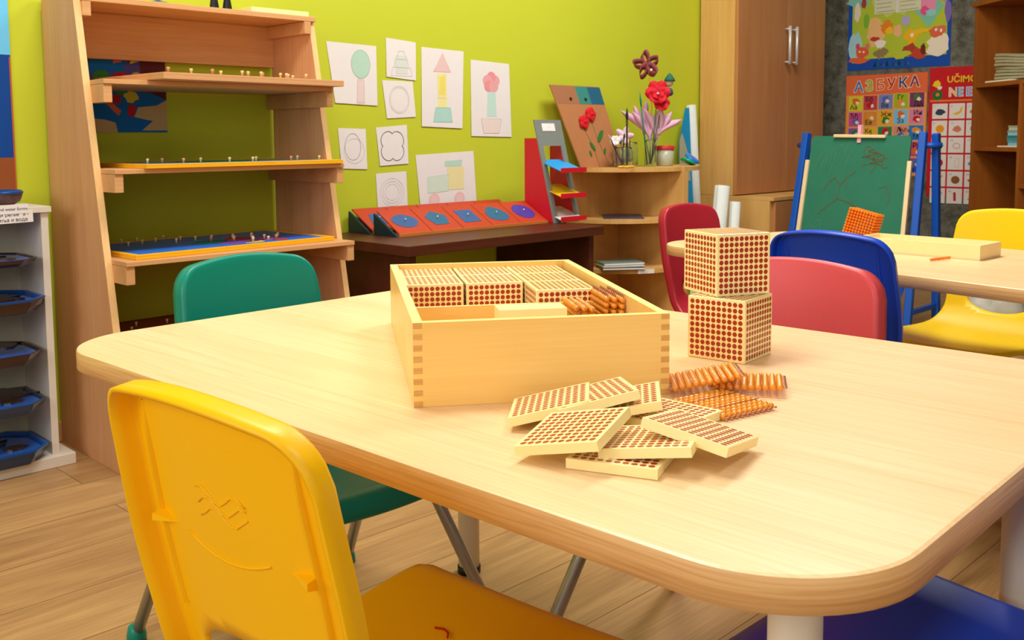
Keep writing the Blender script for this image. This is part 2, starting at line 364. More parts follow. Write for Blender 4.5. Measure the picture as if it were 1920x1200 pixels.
LH = min(range(len(_pp)), key=lambda i: abs(_pp[i].y-.402)+(1 if _pp[i].x > -.1 else 0)); LHOLE = _L[LH]
LBEND = _L[min(range(len(_pp)), key=lambda i: abs(_pp[i].x+.06)+(1 if _pp[i].y > .34 else 0))]
def lerp(x, xs, ys):
    if x <= xs[0]: return ys[0]
    for a, b, c, d in zip(xs[:-1], xs[1:], ys[:-1], ys[1:]):
        if x <= b: t = (x-a)/(b-a); t = t*t*(3-2*t); return c+(d-c)*t
    return ys[-1]
def hw(L): return lerp(L, [0, .05, LBEND-.04, LHOLE-.01, LHOLE+.09, LT], [.158, .166, .160, .128, .136, .128])
def S(t, L):
    p = prof(L); b = lerp(L, [LBEND, LHOLE], [0, 1]); x, z = p.x, p.y
    x -= .016*(1-t*t)*b; z -= .009*(1-t*t)*(1-b)*lerp(L, [0, .08], [0, 1])
    return Vector((x, hw(L)*t, z))
def shell_mesh():
    M, N = 36, 96; R = .035; Rf = .045
    ts = [sin(pi/2*(2*i/M-1))*.55+(2*i/M-1)*.45 for i in range(M+1)]
    def cut(t, R, bow):
        h = .145; a = max(0, (abs(t)*h-(h-R))/R); a = min(1, a); return R*(1-sqrt(max(0, 1-a*a)))*.92+bow*t*t
    ha, hb = .082, .035
    tl_ = {}; V = []
    def Lof(t, v): l0 = cut(t, Rf, .010); l1 = LT-cut(t, R, .017); return l0+(l1-l0)*v
    TL = [[(t, Lof(t, j/N)) for t in ts] for j in range(N+1)]
    def e(t, L): return (hw(L)*t/ha)**2+((L-LHOLE)/hb)**2
    faces = []; removed = set(); kept = set()
    for j in range(N):
        for i in range(M):
            c = [(j, i), (j, i+1), (j+1, i+1), (j+1, i)]
            if any(e(*TL[a][b]) < 1 for a, b in c): removed.update(c)
            else: faces.append(c); kept.update(c)
    for a, b in removed & kept:
        t, L = TL[a][b]; k = sqrt(e(t, L)); y = hw(L)*t/k; L2 = LHOLE+(L-LHOLE)/k; TL[a][b] = (y/hw(L2), L2)
    idx = {}; vs = []
    for j in range(N+1):
        for i in range(M+1):
            if (j, i) in kept: idx[(j, i)] = len(vs); vs.append(S(*TL[j][i]))
    fs = [tuple(idx[c] for c in f) for f in faces]
    def nrm(j, i):
        t, L = TL[j][i]; d = .004
        a = S(min(1, t+d), L)-S(max(-1, t-d), L); b = S(t, min(LT, L+d))-S(t, max(0, L-d)); return b.cross(a).normalized()  # points to sitting side?
    loop = [(0, i) for i in range(M)]+[(j, M) for j in range(N)]+[(N, i) for i in range(M, 0, -1)]+[(j, 0) for j in range(N, 0, -1)]
    n = len(loop); pos = [vs[idx[c]] for c in loop]; NN = []
    for c in loop:
        q = nrm(*c); NN.append(q)
    up_test = nrm(10, M//2)
    sgn = 1 if up_test.z > 0 else -1
    prev = [idx[c] for c in loop]
    outs = []
    for k in range(n):
        tg = (pos[(k+1) % n]-pos[k-1]).normalized(); nn = NN[k]*sgn
        o = tg.cross(nn); o.normalize(); outs.append(o)
    cen = sum(pos, Vector())/n
    if (pos[0]-Vector((0, 0, .32))).dot(outs[0]) < 0: outs = [-o for o in outs]
    r = .007
    for th, ext in ((30, 0), (60, 0), (90, 0), (90, .009), (90, .019)):
        cur = []
        for k in range(n):
            a = radians(th); L = TL[loop[k][0]][loop[k][1]][1]; f = lerp(L, [LBEND, LHOLE], [.35, 1])
            vs.append(pos[k]+outs[k]*r*sin(a)-NN[k]*sgn*(r*(1-cos(a))+ext*f)); cur.append(len(vs)-1)
        for k in range(n): fs.append((prev[k], cur[k], cur[(k+1) % n], prev[(k+1) % n]))
        prev = cur
    me = bpy.data.meshes.new('seat_shell'); me.from_pydata(vs, [], fs)
    bm = bmesh.new(); bm.from_mesh(me); bmesh.ops.recalc_face_normals(bm, faces=bm.faces)
    bm.faces.ensure_lookup_table()
    # normals should point to the sitting side so that the thickness grows to the back
    f0 = min(bm.faces, key=lambda f: (f.calc_center_median()-Vector((.08, 0, .32))).length)
    if f0.normal.z < 0: bmesh.ops.reverse_faces(bm, faces=bm.faces)
    for f in bm.faces: f.smooth = True
    bm.to_mesh(me); bm.free(); return me
def chair_plastic(name, rgb): return mat(name, rgb, 0.36, var=0.02, nscale=6, bump=0.12, bscale=900, spec=0.45)
SHELL = shell_mesh()
def make_chair(color):
    t = thing('child_chair', 'x', 'chair')
    SHELL.materials.clear(); SHELL.materials.append(color)
    s = bpy.data.objects.new('seat_shell', SHELL); COL.objects.link(s); s.parent = t
    md = s.modifiers.new('s', 'SOLIDIFY'); md.thickness = .004; md.offset = -1
    # raised ribs and moulded marks on the rear of the backrest
    for sy in (-1, 1):
        mb = MB(); pts = []
        for k in range(15):
            L = LHOLE+.035+(LT-.022-LHOLE-.035)*k/14; p = S(.80*sy, L); q = S(.80*sy, L+.002)-p; nn = Vector((-q.z, 0, q.x)).normalized()
            if nn.x > 0: nn = -nn
            h = .0045*min(1, (15-k)/4)
            pts.append((p, nn, h))
        vs = []; fs = []
        for p, nn, h in pts:
            for dy, hh in ((-.0022, .002), (-.0010, .004+h), (.0010, .004+h), (.0022, .002)): vs.append(p+nn*hh+Vector((0, dy, 0)))
        for k in range(14):
            for c in range(3): fs.append((k*4+c, k*4+c+1, k*4+5+c, k*4+4+c))
        mb.add(vs, fs, color, True)
        for L, wd in ((LHOLE+.12, .030),):
            p = S(.80*sy, L); y1 = p.y-sy*wd
            q = S(y1/hw(L), L); P_ = [p+Vector((-.003, 0, .006)), p+Vector((-.003, 0, -.006)), p+Vector((-.017, 0, .003)), p+Vector((-.017, 0, -.003)), q+Vector((-.0035, 0, 0))]
            mb.add(P_, [(0, 2, 3, 1), (0, 4, 2), (1, 3, 4), (2, 4, 3), (0, 1, 4)], color)
        mb.obj('reinforcing_rib', t)
    mb = MB(); pts = []
    for k in range(13):
        tt = -.42+.84*k/12; L = LT-.13-.012*(1-(tt/.42)**2); p = S(tt, L); pts.append(p+Vector((-.0045, 0, 0)))
    mb.tube(pts, .0012, color, 6)
    for k in range(3):
        pts = [S(-.30+.5*j/8, LT-.085-.008*k+.006*sin(j*1.1+k))+Vector((-.0045, 0, 0)) for j in range(9)]; mb.tube(pts, .0009, color, 5)
    mb.obj('moulded_mark', t)
    for sy in (-1, 1):
        for x0, x1 in ((.0, .205), (-.075, -.235)):
            l = MB().tube([(x0-.03*(1 if x1 > 0 else -1), .118*sy, .304), (x0, .150*sy, .302), (x0+.03*(1 if x1 > 0 else -1), .198*sy, .268), (x1, .222*sy, .012)], .0105, steel, 14).obj('leg', t)
            MB().lathe([(.0165, 0), (.0165, .012), (.0135, .026), (.0108, .028)], color, (x1, .222*sy, 0), 16).obj('foot_cap', l)
        MB().tube([(-.09, .118*sy, .306), (.03, .118*sy, .306)], .008, steel, 10).obj('side_rail', t)
        MB().lathe([(.012, 0), (.012, .012)], black, (-.045, .118*sy, .302), 14).obj('bolt_cover', t)
    MB().tube([(-.03, -.118, .300), (-.03, .118, .300)], .008, steel, 10).obj('crossbar', t)
    return t
chair0 = make_chair(chair_plastic('yellow_chair_plastic', (255, 194, 2)))
for o in chair0.children:
    for sl in o.material_slots: pass
def recolor(t, old, new):
    for o in t.children_recursive:
        for sl in o.material_slots:
            if sl.material == old: sl.link = 'OBJECT'; sl.material = new
YEL = MATS['yellow_chair_plastic']
def place(t, x, y, rz, ys, label, group=None, zs=1):
    t.location = (x, y, 0); t.rotation_euler = (0, 0, rz); t.scale = (1, ys, zs); t['label'] = label; return t
specs = [
 (.880, 1.335, -pi/2, .97, 'teal plastic child chair facing the camera at the table\'s left end', ('teal_chair_plastic', (0, 132, 112))),
 (1.255, .785, pi+.10, 1.06, 'coral red plastic chair tucked in right behind the dotted cubes', ('coral_chair_plastic', (210, 74, 80))),
 (1.985, .895, radians(-2), .93, 'blue plastic chair seen from behind, at the far table behind the coral chair', ('blue_chair_plastic', (16, 70, 200))),
 (.988, .34, pi/2, .93, 'blue plastic chair of which only the seat shows, under the near corner of the table', None),
 (2.44, 1.51, -pi/2-radians(9), .86, 'dark red plastic chair at the far table\'s left end beside the corner shelf', ('dark_red_chair_plastic', (168, 34, 50))),
 (2.63, .95, pi-radians(10), 1.1, 'lemon yellow plastic chair with an oval hole behind the far table', ('lemon_chair_plastic', (246, 208, 18))),
]
made = []; ZS = {2: 1.015}
for k_, (x, y, rz, ys, lab, c) in enumerate(specs):
    t = copy_tree(chair0); 
    if c: cm = chair_plastic(*c); made.append(cm)
    else: cm = MATS['blue_chair_plastic']
    recolor(t, YEL, cm); place(t, x, y, rz, ys, lab, zs=ZS.get(k_, .985))
place(chair0, .5605, .706, radians(5), .975, 'golden yellow plastic chair seen from behind in the left foreground', zs=1.005)
TEAL = MATS['teal_chair_plastic']
pm = MB().tube([(.090, .055, .3205), (.094, .045, .3205), (.091, .036, .3205), (.084, .030, .3200)], .0011, flat('red_pen', (190, 30, 10)), 6); pm.obj('pen_mark', chair0)

# ------------------------------------------------------------------ golden bead box and its contents
bx, by, ba = .6361, .7852, -.6129
BW, BD, BH, TZ = .280, .485, .090, .5602
def bl(x, y, z): X, Y = rot2(x, y, ba); return (bx+X, by+Y, TZ+z)
box = thing('wooden_bead_box', 'open light wooden box with finger joints standing on the foreground table', 'box', bl(0, 0, 0), ba)
def joints(mb, side):
    n = 8; h = BH/(2*n-1)
    for i in range(n):
        z0 = 2*i*h
        if side == 'front':
            for xx in (0, BW-.0095): mb.face([(xx, z0), (xx+.0095, z0), (xx+.0095, z0+h), (xx, z0+h)], -.0003, endgrain)
T1 = .0105
f = MB().box(0, BW, 0, T1, 0, BH, birch, mats=[birch, birchrim, birch, birch, birch, birch]); joints(f, 'front'); f.obj('front_panel', box)
MB().box(0, BW, BD-T1, BD, 0, BH, birch, mats=[birch, birchrim, birch, birch, birch, birch]).obj('back_panel', box)
MB().box(0, T1, T1, BD-T1, 0, BH, birch, mats=[birch, birchrim, birch, birch, birch, birch]).obj('side_panel', box)
MB().box(BW-T1, BW, T1, BD-T1, 0, BH, birch, mats=[birch, birchrim, birch, birch, birch, birch]).obj('side_panel', box)
MB().box(T1, BW-T1, T1, BD-T1, .0005, .0035, birch).obj('bottom_panel', box)
MB().box(T1, BW-T1, .225, .231, .0035, .067, birch, mats=[birch, birchrim, birch, birch, birch, birch]).obj('cross_divider', box)
MB().box(.193, .199, T1, .225, .0035, .064, birch, mats=[birch, birchrim, birch, birch, birch, birch]).obj('length_divider', box)
CS = .0795
cube_me = MB().box(-CS/2, CS/2, -CS/2, CS/2, 0, CS, DOTS, uv=True).mesh('thousand_cube')
def cube(x, y, z, rz, label, group=None):
    o = bpy.data.objects.new('dotted_wooden_cube', cube_me); COL.objects.link(o); o.location = (x, y, z); o.rotation_euler = (0, 0, rz)
    b = o.modifiers.new('b', 'BEVEL'); b.width = .0012; b.segments = 2; b.limit_method = 'ANGLE'
    return tag(o, label, 'cube', group)
colx = [.0115+CS/2+.001, .0115+CS*1.5+.0045, .0115+CS*2.5+.0075]
rown = ['back', 'middle', 'front']; coln = ['left', 'middle', 'right']
for ci in range(3):
    for ri in range(3 if ci == 2 else 2):
        y = BD-T1-.001-CS*(ri+.5)-.0008*ri
        p = bl(colx[ci], y, .0037)
        if ci < 2: lab = 'dotted cube in the wooden box, %s column, %s cube of its two' % (coln[ci], ('rear', 'front')[ri])
        else: lab = 'dotted cube in the wooden box, right column, %s cube of three' % ('rear', 'middle', 'front')[ri]
        cube(p[0], p[1], p[2], ba+[.0, .006, -.004][ri], lab, 'dotted cubes in the wooden box')
def sqc(x, y, a, s=CS): X, Y = rot2(s/2, s/2, a); return x+X, y+Y
x, y = sqc(1.0438, .6394, .11); cube(x, y, TZ, .11, 'dotted cream cube standing on the tabletop, lower of the stacked two', 'stacked dotted cubes')
x, y = sqc(1.0430, .6807, -.421); cube(x, y, TZ+CS+.0002, -.421, 'dotted cream cube balanced on top of another, upper of the two', 'stacked dotted cubes')
# hundred squares
TS, TT = .080, .0088
tile_me = MB().box(-TS/2, TS/2, -TS/2, TS/2, -TT/2, TT/2, cream, mats=[cream, DOTS, cream, cream, cream, cream]).mesh('hundred_square')
def tile(x, y, z, yaw, rx, ry, label, group='loose dotted tiles on the tabletop'):
    o = bpy.data.objects.new('dotted_wooden_tile', tile_me); COL.objects.link(o)
    v = Vector((rx, ry, 0)); th = v.length
    R = Matrix.Rotation(yaw, 4, 'Z')
    if th > 1e-6: R = Matrix.Rotation(th, 4, v.normalized()) @ R
    o.matrix_world = Matrix.Translation((x, y, z)) @ R
    b = o.modifiers.new('b', 'BEVEL'); b.width = .0009; b.segments = 2; b.limit_method = 'ANGLE'
    return tag(o, label, 'tile', group)
for a in [
 (.6578, .5219, .0047, -1.180, 0, 0, 'dotted tile lying flat at the very bottom of the heap, nearest the table edge'),
 (.6792, .5065, .0157, -1.120, -.120, -.028, 'dotted tile in the middle of the heap, on the bottom tile and under two others'),
 (.6366, .5620, .0222, -1.265, -.150, -.177, 'large dotted tile at the heap\'s front left, tilted toward the camera'),
 (.7139, .4809, .0215, -1.360, .138, .179, 'dotted tile at the heap\'s front right with a raised near corner'),
 (.7015, .6495, .0171, -.865, -.198, -.134, 'dotted tile at the heap\'s back left, leaning in front of the box'),
 (.7814, .5670, .0047, .037, 0, 0, 'dotted tile lying flat at the heap\'s right rear, beside the flat amber bead square'),
 (.7531, .6016, .0180, -.907, -.160, -.120, 'dotted tile at the back of the heap touching the box\'s right end'),
 (.7285, .6192, .0245, -.661, -.190, -.113, 'dotted tile at the back of the heap, between its two rear neighbours')]:
    tile(a[0], a[1], TZ+a[2], a[3], a[4], a[5], a[6])
for k in range(4):
    p = bl(.146, .094+.0092*k, .0037+TS/2+.0003)
    o = tile(p[0], p[1], p[2], 0, 0, 0, 'cream tile standing on edge in the box\'s front compartment, %s' % ('first from the box front', 'second from the box front', 'third from the box front', 'rearmost of the four')[k], 'tiles on edge inside the box')
    o.matrix_world = Matrix.Translation(p) @ Matrix.Rotation(ba, 4, 'Z') @ Matrix.Rotation(radians(-90), 4, 'X')
# bead squares
def ico(r):
    bm = bmesh.new(); bmesh.ops.create_icosphere(bm, subdivisions=2, radius=r); vs = [v.co.copy() for v in bm.verts]; fs = [tuple(v.index for v in f.verts) for f in bm.faces]; bm.free(); return vs, fs
IV, IF = ico(.0037)
def bead_square_mesh():
    mb = MB(); p = .0076
    for i in range(10):
        for j in range(10):
            c = Vector(((i-4.5)*p, (j-4.5)*p, 0)); mb.add([v+c for v in IV], IF, AMB, True)
        for s in (-1, 1):
            pts = [((i-4.5)*p+.0021*cos(a), s*(5*p+.0014)+.0021*sin(a), 0) for a in [2*pi*k/8 for k in range(9)]]; mb.tube(pts, .0006, wire, 5, cap=False)
    for y in (-2.0*p, 2.0*p): mb.tube([(-5*p, y, .0035), (5*p, y, .0035)], .0004, wire, 5)
    return mb.mesh('bead_square')
bsq = bead_square_mesh()
def beads(M, label, group=None):
    o = bpy.data.objects.new('amber_bead_square', bsq); COL.objects.link(o); o.matrix_world = M; return tag(o, label, 'bead square', group)
def TRM(x, y, z, yaw, rx, ry):
    v = Vector((rx, ry, 0)); R = Matrix.Rotation(yaw, 4, 'Z')
    if v.length > 1e-6: R = Matrix.Rotation(v.length, 4, v.normalized()) @ R
    return Matrix.Translation((x, y, z)) @ R
beads(TRM(.8608, .5525, TZ+.0039, -1.767+pi/2, 0, 0), 'amber glass bead square lying flat on the table right of the tiles', 'loose bead squares on the tabletop')
beads(TRM(.9075, .6078, TZ+.0150, 5.412+pi/2, -.190, -.093), 'tilted amber bead square beside the box\'s right corner, in front of the cubes', 'loose bead squares on the tabletop')
beads(TRM(.9486, .5765, TZ+.0075, -1.030+pi/2, -.062, .032), 'amber bead square pointing right, farthest right of the three loose ones', 'loose bead squares on the tabletop')
for k in range(3):
    p = bl(.2075+.0082*k, .150-.006*k, .0037+.0405)
    beads(Matrix.Translation(p) @ Matrix.Rotation(ba, 4, 'Z') @ Matrix.Rotation(radians(-6), 4, 'Y') @ Matrix.Rotation(radians(90), 4, 'Y') @ Matrix.Rotation(radians(90), 4, 'Z') @ Matrix.Rotation(radians(-90), 4, 'Z'),
          'amber bead square standing in the box, left bundle, %s' % ('against the divider', 'middle one', 'rightmost one')[k], 'bead squares standing in the box')
for k in range(3):
    p = bl(.2465+.0082*k, .178-.006*k, .0037+.0455)
    beads(Matrix.Translation(p) @ Matrix.Rotation(ba, 4, 'Z') @ Matrix.Rotation(radians(4), 4, 'Y') @ Matrix.Rotation(radians(90), 4, 'Y') @ Matrix.Rotation(radians(90), 4, 'Z') @ Matrix.Rotation(radians(0), 4, 'Z'),
          'amber bead square standing in the box, right bundle, %s' % ('leftmost one', 'middle one', 'against the box wall')[k], 'bead squares standing in the box')

# ------------------------------------------------------------------ things on the far table
def fl(s, t): return s*cos(fa)-t*sin(fa), s*sin(fa)+t*cos(fa)
th_ = thing('wooden_tray', 'low open pale wooden tray lying on the far table', 'tray', (2.284, .789, .5602), pi/2-radians(4))
TW, TD = .30, .12
MB().box(0, TW, -TD, 0, 0, .004, pinewood).obj('tray_base', th_)
birch_pale = mat('pale_tray_wood', (252, 228, 168), 0.45)
MB().box(0, TW, -.008, 0, .004, .034, birch_pale).obj('side_panel', th_)
MB().box(0, TW, -TD, -TD+.008, .004, .034, birch_pale).obj('side_panel', th_)
MB().box(0, .008, -TD+.008, -.008, .004, .034, birch_pale).obj('end_panel', th_)
MB().box(TW-.008, TW, -TD+.008, -.008, .004, .034, birch_pale).obj('end_panel', th_)
th_.rotation_euler = (0, 0, radians(88)); th_.location = (2.284, .800, .5602)
mb = MB(); p = .0076; I1 = ico(.0039)
bm = bmesh.new(); bmesh.ops.create_icosphere(bm, subdivisions=1, radius=.0038); v1 = [v.co.copy() for v in bm.verts]; f1 = [tuple(v.index for v in f.verts) for f in bm.faces]; bm.free()
amb2 = mat('amber_bead_dense', (244, 128, 12), 0.25, var=0.1, nscale=90)
for i in range(10):
    for j in range(10):
        for k in range(10):
            if min(i, j, k) == 0 or max(i, j, k) == 9:
                c = Vector(((i-4.5)*p, (j-4.5)*p, (k-4.5)*p)); mb.add([v+c for v in v1], f1, amb2, True)
o = mb.obj('amber_bead_cube'); tag(o, 'orange cube of small beads tipped over beside the tray on the far table', 'bead cube')
o.matrix_world = Matrix.Translation((2.470, 1.163, .608)) @ Matrix.Rotation(radians(15), 4, Vector((.898, .440, 0))) @ Matrix.Rotation(radians(9), 4, 'Z')
mb = MB()
for i in range(10): mb.add([v+Vector(((i-4.5)*p, 0, .0039)) for v in v1], f1, amb2, True)
o = mb.obj('amber_bead_bar', loc=(2.235, .868, .5603), rot=(0, 0, radians(-12))); tag(o, 'short orange bead bar lying on the far table in front of the tray', 'bead bar')

# ------------------------------------------------------------------ tall slanted shelf unit
SX0, SX1 = .993, 1.712
def fy_(z): return 2.34+.19*z      # leaning front edge
sh = thing('slanted_shelf_unit', 'tall beech shelf unit with leaning front, against the lime wall on the left', 'shelf unit', (0, 0, 0))
for x0, x1 in ((SX0, SX0+.018), (SX1-.018, SX1)):
    mb = MB(); zt = 1.232 if x0 < 1.2 else 1.197
    poly = [(fy_(0), 0), (2.785, 0), (2.785, zt), (fy_(zt), zt)]
    mb.add([(x0, y, z) for y, z in poly]+[(x1, y, z) for y, z in poly], [(0, 1, 2, 3), (7, 6, 5, 4), (1, 5, 6, 2), (0, 4, 5, 1), (2, 6, 7, 3)], beech2)
    mb.add([(x0, y, z) for y, z in poly]+[(x1, y, z) for y, z in poly], [(0, 3, 7, 4)], lightedge)
    mb.obj('side_panel', sh, bevel=.001)
LEV = [(.995, 2.445), (.770, 2.400), (.543, 2.355), (.317, 2.312)]
for z, yf in LEV:
    MB().box(SX0+.018, SX1-.018, yf, 2.785, z-.012, z, beechside).obj('shelf_board', sh, bevel=.001)
    for x0 in (SX0+.0182, SX1-.0182-.022):
        MB().box(x0, x0+.022, yf+.004, 2.785, z-.058, z-.0125, beechside).obj('bracket', sh, bevel=.001)
MB().box(SX0+.0185, SX1+.0, fy_(1.2)-.012, 2.785, 1.1975, 1.212, beechside).obj('top_board', sh, bevel=.001)
for x0 in (SX0+.0182, SX1-.0402): MB().box(x0, x0+.022, fy_(1.18)-.008, 2.785, 1.160, 1.1965, beechside).obj('bracket', sh, bevel=.001)
MB().box(SX0+.018, SX1-.018, 2.770, 2.785, 1.07, 1.197, beechside).obj('back_rail', sh, bevel=.001)
# puzzle maps on the shelves
pegc = [flat('peg_wood', (236, 200, 150)), flat('peg_red_wood', (214, 150, 120)), flat('peg_yellow', (236, 206, 120))]
def knob(parent, x, y, z, s=1.0, m=None):
    return MB().lathe([(.0022*s, 0), (.0022*s, .006*s), (.0034*s, .008*s), (.0034*s, .0105*s), (.002*s, .0115*s)], m or pegc[random.randrange(3)], (x, y, z), 10).obj('knob', parent)
def puzzle(label, x, y, z, rz, w_, d_, frame_m, sea_m, pieces, knobs, h=.012, ks=1.0):
    t = thing('puzzle_map', label, 'puzzle', (x, y, z), rz)
    MB().box(0, w_, 0, d_, 0, h*.6, frame_m).box(0, w_, 0, .016, h*.6, h, frame_m).box(0, w_, d_-.016, d_, h*.6, h, frame_m).box(0, .016, .016, d_-.016, h*.6, h, frame_m).box(w_-.016, w_, .016, d_-.016, h*.6, h, frame_m).obj('frame', t, bevel=.0008)
    MB().box(.016, w_-.016, .016, d_-.016, h*.6, h*.88, sea_m).obj('sea_panel', t)
    for i, (cx, cy, rx, ry, m) in enumerate(pieces):
        MB().prism(blob(cx, cy, rx, ry, i+int(x*100)), h*.88, h*1.02, m).obj('country_piece', t)
    for kx, ky in knobs: knob(t, kx, ky, h*1.0, ks)
    return t
yf_ = mat('yellow_frame_paint', (246, 180, 20), 0.4); sea = mat('blue_sea_paint', (22, 110, 215), 0.35); wf = mat('bare_beech_frame', (214, 160, 108), 0.5)
pcs = {k: flat(k, c) for k, c in dict(purple_piece=(120, 70, 150), magenta_piece=(190, 80, 140), yellow_piece=(220, 190, 60), red_piece=(190, 50, 40), green_piece=(40, 130, 80), beige_piece=(210, 180, 130)).items()}
R = random.Random(3)
kn = [(.06+.5*R.random(), .16+.2*R.random()) for _ in range(16)]
puzzle('unpainted wooden puzzle board with bare pegs on the unit\'s second level', 1.128, 2.362, .9955, radians(3.5), .571, .37, wf, wf,
       [(.3, .18, .1, .08, pcs['beige_piece'])], [(.03, .03), (.10, .04), (.15, .02), (.20, .06), (.24, .02), (.265, .03), (.285, .06), (.30, .02), (.325, .05), (.37, .03), (.39, .03), (.41, .05), (.45, .02), (.455, .09)], h=.017, ks=1.3)
puzzle('yellow-framed puzzle map seen edge-on, on the unit\'s middle level', 1.085, 2.385, .7705, radians(0.5), .60, .36, yf_, mat('pale_sea', (120, 170, 210), 0.4),
       [(.3, .18, .1, .08, pcs['green_piece'])], [(.05, .1), (.10, .12), (.13, .06), (.20, .1), (.27, .07), (.33, .05), (.37, .1), (.46, .06), (.52, .12), (.55, .05)], h=.011, ks=1.1)
puzzle('blue sea puzzle map with yellow frame and many pegs, on the unit\'s lower level', 1.045, 2.375, .5435, radians(3.0), .615, .355, yf_, sea,
       [(.36, .09, .07, .035, pcs['purple_piece']), (.44, .11, .035, .03, pcs['magenta_piece']), (.40, .17, .04, .035, pcs['red_piece']), (.30, .15, .05, .03, pcs['green_piece']), (.47, .06, .02, .015, pcs['red_piece']), (.38, .06, .03, .015, pcs['yellow_piece'])],
       [(.05, .28), (.09, .22), (.11, .30), (.14, .24), (.19, .26), (.22, .20), (.26, .25), (.29, .22), (.31, .17), (.33, .20), (.36, .13), (.37, .05), (.38, .17), (.395, .09), (.40, .20), (.41, .12), (.42, .05), (.43, .15), (.44, .10), (.45, .18), (.46, .07), (.50, .12), (.16, .31), (.24, .31)], h=.012, ks=1.15)
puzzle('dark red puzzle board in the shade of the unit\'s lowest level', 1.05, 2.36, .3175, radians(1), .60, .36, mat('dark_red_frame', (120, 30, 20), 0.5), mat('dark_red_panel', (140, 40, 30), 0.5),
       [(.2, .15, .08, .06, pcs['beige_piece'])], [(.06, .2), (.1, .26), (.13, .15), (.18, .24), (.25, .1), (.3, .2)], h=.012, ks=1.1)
# things on top of the unit
g = thing('globe_stand', 'grey round foot of a globe stand on top of the slanted unit', 'globe stand', (1.262, 2.66, 1.2125))
MB().lathe([(.048, 0), (.046, .004), (.03, .012), (.008, .018), (.006, .06)], mat('blue_grey_metal', (110, 130, 165), 0.3, metal=.6), n=28).obj('foot', g)
for i, (x, y, h) in enumerate(((1.43, 2.655, .11), (1.466, 2.645, .12))):
    o = MB().lathe([(.015, 0), (.015, .004), (.008, .05), (.006, h)], black, n=16).obj('black_cone', loc=(x, y, 1.2125))
    tag(o, 'black cone-shaped figure on top of the slanted unit, %s' % ('left one of two', 'right one of two')[i], 'cone', 'black cones on top of the unit')
tag(MB().box(1.505, 1.70, 2.575, 2.72, 1.2125, 1.2275, cream).obj('wooden_board', bevel=.001), 'flat cream wooden board lying on the top right of the slanted unit', 'board')

# ------------------------------------------------------------------ paper sheets on walls
def wallpaper(name, label, cat, X, quad, draw, group=None, y=YW-.0025, tilt=.010, m=None):
    """quad: tl, tr, br, bl in wall metres (x, z); draw(mb, W, H) draws in 0..W, 0..H"""
    x0 = min(q[0] for q in quad); z0 = min(q[1] for q in quad)
    W = max(q[0] for q in quad)-x0; H = max(q[1] for q in quad)-z0
    mb = MB(); pp = [(a-x0, b-z0) for a, b in quad]
    mb.yprism(pp[::-1], 0, .0006, m or paper)
    draw(mb, W, H)
    o = mb.obj(name, loc=(x0, y-tilt*H*.5, z0), rot=(-tilt, 0, 0)); return tag(o, label, cat, group)
K = 1.0145
def wz(z): return .842+(z-.282)*K
def Q(*pts): return [(a*K, wz(b)) for a, b in pts]
pencil = flat('pencil_grey', (150, 148, 150)); pencilL = flat('pencil_light', (198, 196, 196)); pgreen = flat('crayon_green', (186, 222, 202)); ppink = flat('crayon_pink', (238, 190, 188)); pred = flat('crayon_red', (236, 150, 155)); pyel = flat('crayon_yellow', (238, 232, 160)); pbrown = flat('crayon_brown', (222, 190, 178)); ptan = flat('pencil_tan', (214, 196, 180))
def outline(mb, pts, wd, m): mb.line(list(pts)+[pts[0]], wd, -.0009, m)
def d_tree(mb, W, H):
    e = ell(W*.67, H*.67, W*.19, H*.23, 28); mb.face(e, -.0006, pgreen); outline(mb, e, .0015, flat('crayon_green_dark', (150, 200, 175)))
    r = [(W*.58, H*.04), (W*.73, H*.04), (W*.73, H*.42), (W*.60, H*.42)]; mb.face(r, -.0006, flat('crayon_pale_pink', (232, 212, 210))); outline(mb, r, .0015, pbrown)
def d_house(mb, W, H):
    mb.face([(W*.3, H*.15), (W*.7, H*.15), (W*.7, H*.6), (W*.3, H*.6)], -.0006, flat('crayon_faint_green', (218, 226, 218)))
    for i in range(3): outline(mb, [(W*(.15+.1*i), H*(.1+.2*i)), (W*(.85-.1*i), H*(.1+.2*i)), (W*(.8-.1*i), H*(.3+.2*i)), (W*(.2+.1*i), H*(.3+.2*i))], .001, pencilL)
def d_oval(mb, W, H): outline(mb, ell(W*.5, H*.5, W*.30, H*.36, 26), .0012, ptan); outline(mb, ell(W*.5, H*.5, W*.27, H*.32, 26), .0008, pencilL)
def d_tower(mb, W, H):
    t = [(W*.28, H*.71), (W*.68, H*.71), (W*.5, H*.94)]; mb.face(t, -.0006, flat('crayon_rose', (232, 200, 198))); outline(mb, t, .0015, ppink)
    mb.face([(W*.37, H*.26), (W*.58, H*.26), (W*.58, H*.69), (W*.37, H*.69)], -.0006, pyel); mb.face([(W*.40, H*.42), (W*.55, H*.42), (W*.55, H*.66), (W*.42, H*.64)], -.0008, flat('crayon_strong_yellow', (236, 222, 110)))
    mb.line([(W*.37, H*.38), (W*.58, H*.38)], .002, -.0010, ptan)
    b = [(W*.26, H*.08), (W*.70, H*.08), (W*.66, H*.26), (W*.32, H*.26)]; mb.face(b, -.0006, flat('crayon_teal', (176, 220, 210))); outline(mb, b, .0015, flat('crayon_teal_dark', (140, 200, 185)))
